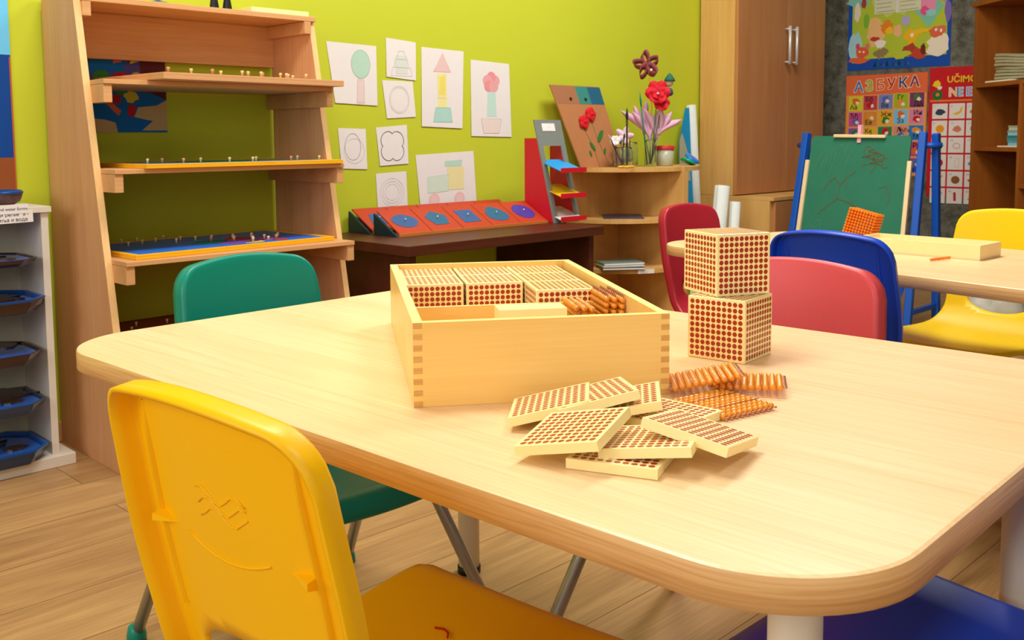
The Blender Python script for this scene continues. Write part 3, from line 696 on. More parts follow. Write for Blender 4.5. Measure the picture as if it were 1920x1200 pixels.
def d_flower(mb, W, H):
    for i in range(5): a = 2*pi*i/5+.3; mb.face(ell(W*.5+W*.10*cos(a), H*.72+H*.065*sin(a), W*.115, H*.075, 16), -.0006-.00008*i, [flat('crayon_flower_red', (234, 168, 172)), pred][i % 2])
    mb.face([(W*.38, H*.27), (W*.62, H*.27), (W*.60, H*.60), (W*.42, H*.60)], -.0006, flat('crayon_stem', (196, 228, 216)))
    p_ = [(W*.30, H*.05), (W*.68, H*.05), (W*.74, H*.24), (W*.24, H*.24)]; mb.face(p_, -.0009, flat('crayon_pot', (236, 220, 214))); outline(mb, p_, .0015, pbrown)
def d_rings(mb, W, H): outline(mb, ell(W*.55, H*.45, W*.36, H*.30, 24), .001, pencilL); outline(mb, ell(W*.5, H*.55, W*.28, H*.32, 24), .0012, pencil)
def d_clover(mb, W, H):
    pts = []
    for i in range(48): a = 2*pi*i/48; r = .30+.085*abs(cos(2*(a-pi/4)))**.7*1.3; pts.append((W*.5+W*r*cos(a)*1.0, H*.48+H*r*sin(a)*1.0))
    outline(mb, pts, .0022, flat('pencil_dark', (96, 94, 98)))
def d_swirl(mb, W, H):
    for k, r in enumerate((.34, .27, .20)): outline(mb, ell(W*.5, H*.5, W*r*1.1, H*r, 22), .001, pencilL)
def d_truck(mb, W, H):
    g_ = [(W*.18, H*.32), (W*.52, H*.34), (W*.52, H*.62), (W*.18, H*.58)]; mb.face(g_, -.0006, flat('crayon_mint', (212, 230, 214))); outline(mb, g_, .0012, pgreen)
    y_ = [(W*.52, H*.36), (W*.78, H*.36), (W*.78, H*.74), (W*.50, H*.74)]; mb.face(y_, -.0008, flat('crayon_cream_yellow', (236, 228, 168)))
    mb.face([(W*.46, H*.75), (W*.74, H*.75), (W*.76, H*.86), (W*.46, H*.84)], -.0006, pgreen)
    for cx in (.28, .70):
        mb.face(ell(W*cx, H*.20, W*.09, H*.12, 20), -.0010, flat('crayon_wheel', (240, 206, 206))); mb.line(ell(W*cx, H*.20, W*.07, H*.095, 20)+[(W*(cx+.07), H*.20)], .0022, -.0012, ppink)
G = 'pencil drawings on the lime wall'
wallpaper('child_drawing', 'drawing of a round green tree with a pink trunk, largest sheet beside the slanted unit', 'drawing', 0, Q((1.886, .606), (2.092, .602), (2.092, .397), (1.916, .403)), d_tree, G)
wallpaper('child_drawing', 'small faint drawing high on the wall, directly above the pale oval drawing', 'drawing', 0, Q((2.135, .634), (2.269, .626), (2.267, .49), (2.134, .499)), d_house, G)
wallpaper('child_drawing', 'small tilted drawing of a pale oval between the tree and tower sheets', 'drawing', 0, Q((2.115, .486), (2.252, .486), (2.264, .36), (2.133, .353)), d_oval, G)
wallpaper('child_drawing', 'tall drawing of a tower with pink roof, yellow shaft and green base', 'drawing', 0, Q((2.296, .612), (2.501, .607), (2.489, .319), (2.291, .326)), d_tower, G)
wallpaper('child_drawing', 'tall drawing of a red flower in a pot, rightmost sheet on the wall', 'drawing', 0, Q((2.537, .579), (2.742, .572), (2.751, .286), (2.535, .29)), d_flower, G)
wallpaper('child_drawing', 'small drawing of overlapping circles half behind the slanted unit', 'drawing', 0, Q((1.925, .319), (2.04, .316), (2.043, .177), (1.936, .182)), d_rings, G)
wallpaper('child_drawing', 'small drawing of a dark four-lobed clover outline', 'drawing', 0, Q((2.084, .321), (2.222, .331), (2.226, .192), (2.099, .187)), d_clover, G)
wallpaper('child_drawing', 'small drawing of a faint swirl right below the clover sheet', 'drawing', 0, Q((2.08, .16), (2.216, .165), (2.22, .022), (2.086, .02)), d_swirl, G)
wallpaper('child_drawing', 'wide drawing of a truck with pink wheels and yellow cab', 'drawing', 0, Q((2.261, .222), (2.546, .233), (2.56, .01), (2.28, .02)), d_truck, G)
# Europe map behind the slanted unit
def d_map(mb, W, H):
    sea_, beige_, gre_, red_, ora_, pur_, brn_, yel_ = [flat(n, c) for n, c in (('map_sea', (20, 110, 190)), ('map_beige', (205, 175, 125)), ('map_green', (60, 140, 50)), ('map_red', (190, 30, 40)), ('map_orange', (225, 110, 70)), ('map_purple', (90, 80, 150)), ('map_brown', (100, 40, 45)), ('map_yellow', (220, 200, 60)))]
    mb.face([(0, 0), (W, 0), (W, H), (0, H)], -.0006, sea_)
    def fc(pts, m, l): mb.face([(x*W, z*H) for x, z in pts], -.0008-.0002*l, m)
    fc([(0, 0), (.52, 0), (.50, .10), (.40, .13), (.20, .15), (0, .12)], beige_, 0); fc([(.75, .02), (1, .02), (1, .34), (.9, .28), (.72, .26), (.68, .16), (.8, .13), (.86, .12)], beige_, 0)
    fc([(0, .16), (.16, .17), (.22, .22), (.30, .27), (.22, .36), (.05, .40), (0, .38)], beige_, 1); fc([(.18, .36), (.36, .36), (.44, .40), (.44, .60), (.30, .60), (.2, .5)], pur_, 1)
    fc([(.36, .40), (.50, .42), (.66, .44), (.8, .40), (1, .44), (1, 1), (.70, 1), (.62, .8), (.60, .62), (.4, .6)], pur_, 0)
    fc(list(blob(.38, .55, .075, .075, 5)), gre_, 3); fc(list(blob(.57, .54, .09, .07, 6)), red_, 3); fc(list(blob(.66, .37, .07, .06, 9)), yel_, 3); fc(list(blob(.72, .58, .06, .04, 12)), beige_, 3)
    fc([(.37, .36), (.44, .38), (.48, .30), (.56, .22), (.53, .17), (.50, .20), (.43, .28), (.38, .33)], ora_, 4); fc([(.62, .28), (.70, .28), (.69, .20), (.66, .15), (.62, .18)], red_, 4); fc(list(blob(.52, .34, .05, .05, 8)), red_, 5)
    fc(list(blob(.56, .41, .05, .03, 18)), gre_, 5); fc([(.78, .44), (1, .34), (1, 1), (.8, 1), (.75, .7)], brn_, 2); fc([(.50, .70), (.58, .72), (.64, .95), (.60, 1), (.54, .9)], ora_, 4); fc([(.66, .70), (.76, .74), (.74, .95), (.68, .92)], yel_, 4)
o = wallpaper('europe_map', 'colourful laminated map of Europe on the wall behind the slanted unit', 'map', 0, [(1.03, 1.145), (1.341, 1.145), (1.341, .867), (1.03, .865)], d_map)
# poster at the left edge
def d_pl(mb, W, H):
    mb.face([(0, H*.62), (W, H*.62), (W, H), (0, H)], -.0006, flat('poster_light_blue', (110, 200, 245))); mb.face([(0, H*.17), (W, H*.17), (W, H*.62), (0, H*.62)], -.0006, flat('poster_dark_blue', (16, 70, 150))); mb.face([(0, 0), (W, 0), (W, H*.17), (0, H*.17)], -.0006, flat('poster_brown', (150, 80, 40)))
    mb.face([(W-.004, 0), (W, 0), (W, H*.61), (W-.004, H*.61)], -.0009, flat('poster_rim', (190, 90, 50)))
wallpaper('landscape_poster', 'blue sea poster with brown strip at the photo\'s left edge, above the white cabinet', 'poster', 0, [(.55, 1.30), (.912, 1.30), (.902, .695), (.55, .695)], d_pl, tilt=0)

# ------------------------------------------------------------------ white cabinet with land and water trays
cab = thing('white_cabinet', 'white open cabinet with land and water trays at the left edge', 'cabinet', (0, 0, 0))
cw = mat('white_laminate', (222, 214, 200), 0.5, var=0.03, nscale=60); cwi = mat('cream_cabinet_back', (196, 190, 168), 0.6)
MB().box(.40, .951, 2.575, 2.785, 0, .03, cw).obj('base_board', cab, bevel=.002)
MB().box(.42, .924, 2.590, 2.785, .661, .676, cw).obj('top_board', cab, bevel=.001)
for x0 in (.900, .42): MB().box(x0, x0+.018, 2.598, 2.785, .03, .661, cw).obj('side_panel', cab, bevel=.0008)
MB().box(.438, .900, 2.775, 2.785, .03, .661, cwi).obj('back_panel', cab)
blu = mat('tray_blue_plastic', (14, 74, 150), 0.25); brn = mat('tray_brown_plastic', (48, 22, 18), 0.25, coat=.5); wat = mat('tray_water', (16, 92, 190), 0.12, coat=.6); lnd = mat('tray_land', (58, 32, 24), 0.35, bump=.6, bscale=90, coat=.4); dkb = mat('tray_dark_blue', (24, 52, 84), 0.25, coat=.4)
for i, (zt, zb, xr, bodym, landm, shape) in enumerate([(.550, .522, .884, brn, lnd, 0), (.448, .392, .896, brn, lnd, 1), (.313, .268, .886, brn, wat, 2), (.186, .142, .888, dkb, lnd, 3), (.074, .0305, .887, dkb, lnd, 4)]):
    if i < 4: zb = zt-.62*(zt-zb)
    else: zt = .066
    t = thing('land_form_tray', 'octagonal land and water tray in the white cabinet, %s' % ('topmost of five', 'second from top, with a blue rim', 'middle one, brown with flat blue water', 'second from bottom, blue with brown land', 'lowest, standing on the base board')[i], 'tray', (xr-.17, 2.657, zb), 0, 'trays in the white cabinet')
    W_, D_, c = .17, .112, .045; h = zt-zb
    def octo(s): return [(W_*s, -(D_-c)*s), (W_*s, (D_-c)*s), ((W_-c)*s, D_*s), (-(W_-c)*s, D_*s), (-W_*s, (D_-c)*s), (-W_*s, -(D_-c)*s), (-(W_-c)*s, -D_*s), ((W_-c)*s, -D_*s)]
    mb = MB(); rings = [(.90, 0), (.96, h*.45), (1.0, h), (.97, h), (.93, h*.75)]; vs = [(x, y, z) for s_, z in rings for x, y in octo(s_)]
    mb.add(vs, [(r*8+k, r*8+(k+1) % 8, (r+1)*8+(k+1) % 8, (r+1)*8+k) for r in range(4) for k in range(8)]+[tuple(range(7, -1, -1)), tuple(range(32, 40))], bodym); mb.obj('tray_body', t, bevel=.002)
    if i in (1, 4): mb = MB(); vs = [(x, y, z) for s_, z in ((1.005, h*.86), (1.02, h+.001), (.96, h+.001), (.94, h*.8)) for x, y in octo(s_)]; mb.add(vs, [(r*8+k, r*8+(k+1) % 8, (r+1)*8+(k+1) % 8, (r+1)*8+k) for r in range(3) for k in range(8)], blu); mb.obj('rim', t)
    MB().prism([(x, y) for x, y in octo(.93)], h*.75, h*.82, wat).obj('water_surface', t)
    if landm is lnd:
        MB().prism(blob([-.02, .02, 0, .07, -.04][i], [.04, .0, 0, .05, .03][i], .125, .06, i+40, 18, .35), h*.80, h*.98, lnd).obj('land_piece', t)
        MB().prism(blob(.10, -.04, .025, .02, i+50, 12, .3), h*.80, h*.95, lnd).obj('land_piece', t)
    else: MB().prism(blob(.12, .06, .035, .035, 60, 14, .3), h*.80, h*.96, lnd).obj('land_piece', t)
    if i < 4:
        for x0 in (.438, .888): MB().box(x0, x0+.0118, 2.68, 2.775, zb-.008, zb-.0005, cw).obj('tray_rail', cab)
ink = flat('black_ink', (40, 38, 40))
mb = MB().box(.62, .868, 0, .0008, -.0005, .0225, paper); mb.text('Land and water forms', .866, .008, .0105, -.0006, ink, 'RIGHT'); tag(mb.obj('name_label', loc=(0, 2.5885, .655), rot=(0, radians(-.5), 0)), 'upper white strip label reading "and water forms" on the white cabinet', 'label')
mb = MB().box(.62, .879, 0, .0008, 0, .030, paper); mb.text('Облици рељефа -', .869, .0175, .0125, -.0006, ink, 'RIGHT'); mb.text('земља и вода', .866, .004, .0125, -.0006, ink, 'RIGHT'); tag(mb.obj('name_label', loc=(0, 2.5892, .624), rot=(0, radians(-1.0), 0)), 'lower white Cyrillic paper label hanging over the white cabinet opening', 'label')
t = thing('round_basket', 'colourful patterned round bowl with blue rim on top of the white cabinet', 'bowl', (.842, 2.69, .6765))
MB().lathe([(.02, 0), (.04, .012), (.046, .03), (.043, .036)], mat('patterned_bowl', (90, 60, 60), 0.4, var=.5, nscale=90), n=24).obj('bowl_body', t)
MB().lathe([(.044, .030), (.049, .034), (.044, .040), (.040, .036)], blu, n=24).obj('rim', t)

# ------------------------------------------------------------------ dark desk with shape insets
dk = thing('dark_desk', 'low dark brown desk against the lime wall carrying the red shape insets', 'desk', (0, 0, 0))
MB().box(1.83, 2.745, 2.275, 2.785, .488, .520, darkdesk).obj('desktop', dk, bevel=.002)
MB().box(1.855, 1.880, 2.30, 2.785, 0, .488, darkdesk).obj('side_panel', dk)
MB().box(2.690, 2.715, 2.30, 2.785, 0, .488, darkdesk).obj('side_panel', dk)
ir = thing('inset_rack', 'navy wedge rack with a wooden front lip holding ten red shape frames', 'rack', (0, 0, .5205))
navy = mat('navy_rack_paint', (14, 44, 62), 0.4); lipw = mat('rack_lip_wood', (200, 120, 50), 0.5)
for y0, y1 in ((2.515, 2.640), (2.658, 2.783)):
    for x0 in (1.978, 2.340, 2.692): MB().xprism([(y0, 0), (y1, 0), (y1, .072)], x0, x0+.008, navy).obj('wedge', ir)
MB().box(1.986, 2.699, 2.510, 2.516, .0, .010, lipw).obj('front_lip', ir)
MB().box(1.986, 2.699, 2.651, 2.657, .0, .010, lipw).obj('rear_lip', ir)
insr = mat('inset_frame_red', (186, 60, 32), 0.5); insb = mat('inset_blue', (50, 90, 150), 0.4); insv = mat('inset_violet', (70, 60, 160), 0.4); insg = mat('inset_blue_green', (36, 100, 140), 0.4)
def shp(kind, s):
    if kind == 'ellipse': return ell(0, 0, .052*s, .038*s, 24)
    if kind == 'circle': return ell(0, 0, .050*s, .046*s, 24)
    if kind == 'pentagon': return ell(0, 0, .050*s, .046*s, 5, pi/2)
    if kind == 'square': return [(-.040*s, -.038*s), (.040*s, -.038*s), (.040*s, .038*s), (-.040*s, .038*s)]
    if kind == 'egg': return [(.050*s*cos(a)*(1-.25*sin(a)), .046*s*sin(a)) for a in [2*pi*i/24 for i in range(24)]]
    if kind == 'triangle': return ell(0, -.006, .050*s, .046*s, 3, pi/2)
    if kind == 'trapezoid': return [(-.045*s, -.03*s), (.045*s, -.03*s), (.028*s, .03*s), (-.028*s, .03*s)]
tw = .1425; ang = math.atan2(.072, .125)
kinds = [[('ellipse', insb, 'blue ellipse'), ('pentagon', insg, 'blue-green pentagon'), ('square', insb, 'blue square'), ('egg', insg, 'blue-green rounded egg shape'), ('circle', insv, 'violet circle')],
         [('trapezoid', insb, 'blue trapezoid'), ('circle', insb, 'blue circle'), ('triangle', insb, 'blue triangle'), ('square', insb, 'small blue rectangle'), ('ellipse', insb, 'blue oval')]]
for r_ in range(2):
    for c_ in range(5):
        k, m_, nm = kinds[r_][c_]
        t = thing('shape_inset', 'orange-red frame with %s, %s row of the rack on the dark desk' % (nm, ('front', 'rear')[r_]), 'shape inset', (1.9875+tw*(c_+.5)+.003, (2.519, 2.661)[r_], .5250), 0, 'red shape insets in the rack', (ang, 0, 0))
        MB().box(-tw/2+.0014, tw/2-.0014, 0, .142, 0, .005, insr).obj('frame', t, bevel=.0006)
        mb = MB().prism([(x, y+.071) for x, y in shp(k, 1.0)], .0051, .0062, m_); mb.obj('insert_plate', t)
        MB().lathe([(.0015, 0), (.0015, .004), (.003, .006), (.003, .008), (.0015, .010)], chrome, (0, .071, .0062), 12).obj('knob', t)
# tall colour rack
lr = thing('tall_tray_rack', 'tall red and grey slanted rack with blue, yellow and white trays on the dark desk', 'rack', (2.820, 2.60, .5205), 0)
lr.location = (2.60, 2.395, .5205)
lr.location = (2.705, 2.49, .5205)
grey = mat('grey_rack_paint', (128, 134, 128), 0.4); redp = mat('red_rack_paint', (206, 22, 40), 0.4)
RWd, RH_, RL = .150, .39, .105
def fpan(u0, u1, z0, z1, mb):
    k = RL/RH_; mb.add([(u0, k*z0-.006, z0), (u1, k*z0-.006, z0), (u1, k*z1-.006, z1), (u0, k*z1-.006, z1), (u0, k*z0, z0), (u1, k*z0, z0), (u1, k*z1, z1), (u0, k*z1, z1)],
        [(0, 1, 2, 3), (7, 6, 5, 4), (0, 4, 5, 1), (1, 5, 6, 2), (2, 6, 7, 3), (3, 7, 4, 0)], grey)
mb = MB(); fpan(0, .024, 0, RH_, mb); fpan(RWd-.024, RWd, 0, RH_, mb); fpan(.024, RWd-.024, .29, RH_, mb); fpan(.024, RWd-.024, 0, .012, mb); mb.obj('front_frame', lr)
for x0 in (0.0, RWd-.006): MB().xprism([(0.0005, 0), (.15, 0), (.15, .32), (RL*.32/.39+.0005, .32)], x0, x0+.006, redp).obj('side_panel', lr)
for i, (z, nm, c) in enumerate(((.208, 'blue', (20, 160, 235)), (.112, 'yellow', (248, 190, 20)), (.024, 'white', (232, 220, 225)))):
    tt = MB().add([(.008, -.035, z-.014), (RWd-.008, -.035, z-.014), (RWd-.008, .09, z+.026), (.008, .09, z+.026), (.008, -.035, z-.011), (RWd-.008, -.035, z-.011), (RWd-.008, .09, z+.029), (.008, .09, z+.029)],
        [(0, 3, 2, 1), (4, 5, 6, 7), (0, 1, 5, 4), (1, 2, 6, 5), (2, 3, 7, 6), (3, 0, 4, 7)], mat('tray_'+nm, c, .4)).obj('tray', lr)
    tt['label'] = nm+' sloping tray'
    MB().box(.004, RWd-.004, -.040, -.035, z-.018, z+.0, redp).obj('lip', tt)
mb = MB().box(.036, .108, 0, .001, -.015, .015, paper); mb.text('- - -', .072, -.003, .010, -.0004, ink, 'CENTER'); kk = RL/RH_
mb.obj('paper_label', lr, loc=(0, kk*.362-.0075, .362), rot=(-math.atan(kk), 0, 0))

# ------------------------------------------------------------------ quarter-round corner shelves
cs_ = thing('corner_shelf', 'quarter-round light oak corner shelf with jars and flowers on top', 'shelf', (3.446, 2.785, 0))
def quarter(R, sx, z0, z1, m, name, par, n=20, y_off=0):
    pts = [(0, 0)]+[(-sx*R*sin(a), -R*cos(a)) for a in [pi/2*i/n for i in range(n+1)]]
    if sx < 0: pts = pts[::-1]
    return MB().prism(pts[::-1] if sx > 0 else pts[::-1], z0, z1, m).obj(name, par, bevel=.0015)
for z in (.715, .500, .290, .08): quarter(.355, 1, z-.018, z, oak, 'shelf_board', cs_)
MB().box(0.0005, .018, -.365, 0, 0, .716, oak).obj('side_panel', cs_, bevel=.001)
MB().box(-.345, -.0005, -.012, 0, 0, .697, oak).obj('back_panel', cs_)
s2 = thing('end_shelf', 'narrow oak shelf with rounded right end joined to the corner shelf', 'shelf', (3.4650, 2.785, 0))
pts = [(0.0005, -.365)]+[(.345*sin(a)+.0, -.02-.345*cos(a)) for a in [radians(70)*i/12 for i in range(13)]]+[(.30, -.11), (.0005, -.21)]
MB().prism(pts, .697, .715, oak).obj('top_board', s2, bevel=.0015)
MB().box(.0005, .016, -.365, -.18, 0, .6965, oak).obj('side_panel', s2, bevel=.001)
# on its shelves
mosaic = mat('dark_mosaic', (70, 68, 92), 0.35, var=.7, nscale=160)
tag(MB().box(-.11, .11, -.085, .085, 0, .004, mosaic).obj('mosaic_board', loc=(3.298, 2.632, .5003), rot=(0, 0, radians(42))), 'flat dark glittering mosaic board on the corner shelf\'s middle level', 'board')
for i, (z, c, nm) in enumerate(((.2903, (16, 50, 36), 'dark green bottom'), (.3008, (214, 210, 200), 'white middle'), (.3076, (120, 140, 128), 'grey-green top'))):
    b_ = thing('picture_book', '%s book of the stack on the corner shelf\'s lower level' % nm, 'book', (3.215+.008*i, 2.575+.01*i, z), radians(-38+4*i), 'books on the corner shelf')
    hh = (.010, .006, .010)[i]
    MB().box(-.09, .09, -.06, .06, 0, hh, mat('bookcover%d' % i, c, .4)).obj('cover', b_); MB().box(-.088, .0905, -.0605, .058, hh*.2, hh*.8, paper).obj('pages', b_)
mb = MB(); 
mb.box(-.037, .037, 0, .001, 0, .018, paper); mb.text('lllll  llll', 0, .010, .006, -.0004, pencil, 'CENTER'); mb.text('llllll llll', 0, .003, .006, -.0004, pencil, 'CENTER')
tag(mb.obj('shelf_label', loc=(3.262, 2.475, .2725), rot=(0, 0, radians(-30))), 'small white label stuck on the edge of the corner shelf\'s lower board', 'label')
# top of the corner shelf
ZT = .7153
glass = mat('clear_glass', (248, 252, 248), 0.03, trans=.96, ior=1.22, var=0)
cork = mat('brown_cardboard', (186, 124, 78), 0.8, var=.05, bump=.3, bscale=80)
kb = thing('collage_board', 'brown cardboard collage with two red flowers leaning on the wall above the corner shelf', 'artwork', (3.20, 2.675, ZT), 0)
kb.rotation_euler = (radians(-11), 0, 0)
q = [(-.10, 0), (.135, 0), (.040, .355), (-.255, .355)]
q = [(-.122, 0), (.158, 0), (.074, .350), (-.240, .350)]
mb = MB().yprism(q, 0, .006, cork)
mb.face([(-.236, .345), (-.206, .278), (.088, .278), (.072, .347)], -.0004, cork)
cb1, cb2, cb3 = flat('painted_teal', (60, 140, 130)), flat('painted_blue', (40, 100, 130)), flat('painted_ochre', (170, 116, 80))
mb.face([(-.234, .347), (-.206, .272), (-.07, .272), (-.09, .347)], -.0006, cb3); mb.face([(-.09, .347), (-.07, .272), (.006, .272), (-.012, .347)], -.0006, cb1); mb.face([(-.012, .347), (.006, .272), (.092, .272), (.074, .347)], -.0006, cb2)
mb.line([(-.09, .205), (-.03, .10), (.0, .0)], .003, -.0008, flat('thin_stem', (130, 110, 50))); mb.line([(-.02, .22), (.01, .12), (.06, .02)], .003, -.0008, MATS['thin_stem'])
for xx in (-.125, -.03): mb.face(ell(xx, .292, .009, .008, 12), -.0010, flat('dark_hole', (40, 40, 20)))
mb.obj('board', kb)
felt = mat('red_felt', (214, 20, 34), 0.9, bump=.5, bscale=150); leaf = mat('green_leaf_felt', (50, 120, 50), 0.8)
for cx, cz in ((-.068, .195), (-.018, .228)):
    mb = MB()
    for i in range(5): a = 2*pi*i/5; mb.sphere((cx+.016*cos(a), -.007, cz+.016*sin(a)), .016, felt, 10, 6, (1, .45, 1))
    mb.sphere((cx, -.012, cz), .009, felt, 8, 6); mb.obj('felt_flower', kb)
for cx, cz, a_, s_ in ((.03, .135, .9, 1), (-.03, .09, 2.2, .7), (.045, .07, 1.2, .45), (-.05, .06, 1.9, .4)):
    pts = [(cx+s_*(.032*cos(b)*cos(a_)-.011*sin(b)*sin(a_)), cz+s_*(.032*cos(b)*sin(a_)+.011*sin(b)*cos(a_))) for b in [2*pi*i/14 for i in range(14)]]
    MB().yprism(pts[::-1], -.004, -.0012, leaf).obj('felt_leaf', kb)
o = MB(); clay = mat('orange_clay', (244, 176, 50), 0.5)
for i in range(9): o.sphere((.040*cos(i*2.1)*(.4+.08*i), .018*sin(i*2.1), .004), .012, clay, 10, 6, (1.3, 1, .45))
tag(o.obj('clay_lump', loc=(3.16, 2.50, ZT+.0016)), 'flat lump of orange-yellow modelling clay on the corner shelf\'s front edge', 'clay')
def jar(x, y, r, h, label):
    t = thing('glass_jar', label, 'jar', (x, y, ZT), 0, 'glass jars on the corner shelf')
    MB().lathe([(r*.92, 0), (r, .006), (r, h*.78), (r*.86, h*.88), (r*.88, h), (r*.82, h), (r*.80, h*.88), (r*.93, h*.76), (r*.93, .008), (r*.85, .006)], glass, n=24, closed=True).obj('jar_body', t)
    return t
jar(3.262, 2.600, .043, .085, 'squat glass jar holding paintbrushes, leftmost jar on the corner shelf')
jar(3.375, 2.650, .033, .105, 'middle glass jar holding markers between the brush jar and flower vase')
jar(3.400, 2.560, .026, .115, 'tall narrow glass jar holding the pink and red flowers')
def brush(x0, y0, x1, y1, h, c, tip, label, r=.0028):
    t = thing('paintbrush', label, 'brush', (x0, y0, ZT+.008), 0, 'brushes and pens in the jars')
    a = Vector((0, 0, 0)); b = Vector((x1-x0, y1-y0, h))
    MB().tube([a, b*.8], r, flat('handle_%02d%02d%02d' % c, c), 8).obj('handle', t); MB().tube([b*.8, b*.88, b], r, flat('tip_%02d%02d%02d' % tip, tip), 8, radii=[r, r*1.5, r*.4]).obj('bristles', t)
brush(3.275, 2.59, 3.255, 2.575, .24, (60, 40, 20), (30, 60, 30), 'longest dark paintbrush standing upright in the brush jar', .0042)
brush(3.270, 2.61, 3.165, 2.60, .13, (40, 40, 35), (190, 190, 180), 'dark brush leaning left out of the brush jar toward the collage')
brush(3.250, 2.60, 3.310, 2.63, .14, (30, 50, 40), (20, 40, 20), 'thin green brush leaning right out of the brush jar')
brush(3.285, 2.615, 3.292, 2.64, .11, (200, 60, 110), (60, 60, 160), 'pink handled brush standing in the brush jar')
brush(3.362, 2.65, 3.345, 2.65, .12, (60, 90, 170), (200, 60, 90), 'blue pen in the middle jar, left side')
brush(3.380, 2.655, 3.395, 2.67, .11, (210, 70, 50), (190, 50, 50), 'orange-red pen in the middle jar, right side')
brush(3.390, 2.57, 3.335, 2.57, .31, (20, 120, 100), (20, 130, 110), 'tall teal stick leaning left among the pink flowers')
white_f = mat('white_flower_paper', (236, 226, 230), .7)
def flower(name, label, x, y, z, build, stem_top, stemc=(60, 120, 60)):
    t = thing(name, label, 'flower', (x, y, ZT+.01), radians(-51))
    MB().tube([(0, 0, 0), (stem_top[0]*.4, stem_top[1]*.4, stem_top[2]*.45), stem_top], .0022, flat('stem_%d' % stemc[0], stemc), 6).obj('stem', t)
    build(t, Vector(stem_top)); return t
def petals(n, ln, wd, tilt, m, name='petal', a0_=0, cup=.3):
    def f(t, c):
        for i in range(n):
            a = a0_+2*pi*i/n; d = Vector((cos(a)*cos(tilt), -sin(tilt)*.0+sin(a)*cos(tilt)*.35-.25, sin(a)*cos(tilt)+sin(tilt))).normalized(); sd = d.cross(Vector((0, -1, 0))).normalized(); nn = sd.cross(d)
            vs = []; fs = []; N = 6
            for k in range(N+1):
                u = k/N; wv = wd*sin(pi*(.12+.80*u))**.8; p0 = c+d*ln*u+nn*cup*ln*(u*u)*.5
                for q_ in (-1, 0, 1): vs.append(p0+sd*wv*q_+nn*(.25*wd if q_ == 0 else 0))
            for k in range(N):
                for q_ in (0, 1): fs.append((k*3+q_, k*3+q_+1, k*3+4+q_, k*3+3+q_))
            o = MB().add(vs, fs, m, True).obj(name, t); md = o.modifiers.new('s', 'SOLIDIFY'); md.thickness = .0012
    return f
redpet = mat('red_paper_petal', (205, 16, 40), 0.7); pinkpet = mat('pink_paper_petal', (228, 180, 212), 0.7); 
def redf(t, c): petals(6, .058, .028, .12, redpet)(t, c); petals(5, .034, .018, .3, redpet, a0_=.5)(t, c+Vector((0, -.008, 0))); MB().sphere(tuple(c+Vector((0, -.022, 0))), .006, pinkpet, 8, 6).obj('centre', t)
flower('paper_flower', 'big red paper flower, uppermost bloom of the vase on the corner shelf', 3.405, 2.56, 0, redf, (.024, -.03, .300))
flower('paper_flower', 'smaller red paper flower just below the biggest red bloom', 3.410, 2.565, 0, lambda t, c: petals(6, .036, .020, .1, redpet, a0_=.3)(t, c), (.042, -.04, .255))
def lily(ang, ln, wd_):
    def f(t, c):
        for k, da in enumerate((-.26, .02, .30)):
            a = pi/2-ang+da; d = Vector((cos(a), -.12+.1*(k % 2), sin(a))).normalized(); sd = Vector((-sin(a), 0, cos(a))); N = 8; vs = []; fs = []
            for q_ in range(N+1):
                u = q_/N; wv = wd_*((.22+.95*u) if u < .72 else .90*(1-u)/.28+.03); p0 = c+d*ln*(u-.15)*(1-.12*(k % 2))+sd*da*.10*u*u+Vector((0, -.03*u*u*(k-1), 0))
                for e in (-1, 0, 1): vs.append(p0+sd*wv*e+Vector((0, -.004 if e == 0 else .002, 0)))
            for q_ in range(N):
                for e in (0, 1): fs.append((q_*3+e, q_*3+e+1, q_*3+4+e, q_*3+3+e))
            o = MB().add(vs, fs, pinkpet, True).obj('petal', t); md = o.modifiers.new('s', 'SOLIDIFY'); md.thickness = .0012
    return f
for i, (tx, h, an, ln, lab) in enumerate(((-.030, .150, -.35, .145, 'pink paper lily leaning far left in the vase'), (-.004, .120, -.10, .150, 'pink paper lily in the middle of the vase'), (.022, .125, .12, .140, 'pink paper lily right of the middle of the vase'), (.040, .140, .55, .120, 'pink paper lily leaning far right in the vase'))):
    flower('paper_flower', lab, 3.395+.005*i, 2.557+.003*i, 0, lily(an, ln, .017), (tx, .010-.006*i, h), (150, 150, 120))
flower('paper_flower', 'white paper bloom hanging low over the rim of the middle jar', 3.372, 2.645, 0, petals(5, .045, .014, .2, mat('pale_pink_paper', (236, 208, 226), .7)), (-.03, -.06, .118), (170, 150, 150))
flower('paper_flower', 'small white flower at the back of the brush jar', 3.245, 2.62, 0, petals(6, .024, .013, .2, white_f), (-.008, -.02, .100), (90, 120, 80))
# ribbon flower and puppet on sticks
rib = mat('dusty_pink_ribbon', (150, 70, 80), 0.5)
t = thing('ribbon_flower', 'looped dusty pink ribbon flower on a wire, highest above the vase', 'flower', (3.410, 2.575, ZT+.01), radians(-51))
MB().tube([(0, 0, 0), (.01, 0, .25), (-.005, 0, .40), (-.012, 0, .415)], .0013, flat('orange_wire', (230, 120, 30)), 6).obj('stem', t)
for i in range(5):
    a = 2*pi*i/5+.5; c = Vector((-.014, 0, .425)); vs = []; fs = []; N = 14; d = Vector((cos(a), 0, sin(a))); sd = Vector((-sin(a), 0, cos(a)))
    for k in range(N+1):
        u = 2*pi*k/N; p_ = c+d*(.028*(1-cos(u)))+sd*(.013*sin(u)); vs += [p_+Vector((.007*sin(i*2), -.010, .010)), p_+Vector((-.007*sin(i*2), .010, -.010))]
    for k in range(N): fs.append((2*k, 2*k+1, 2*k+3, 2*k+2))
    o = MB().add(vs, fs, rib, True).obj('ribbon_loop', t); md = o.modifiers.new('s', 'SOLIDIFY'); md.thickness = .001
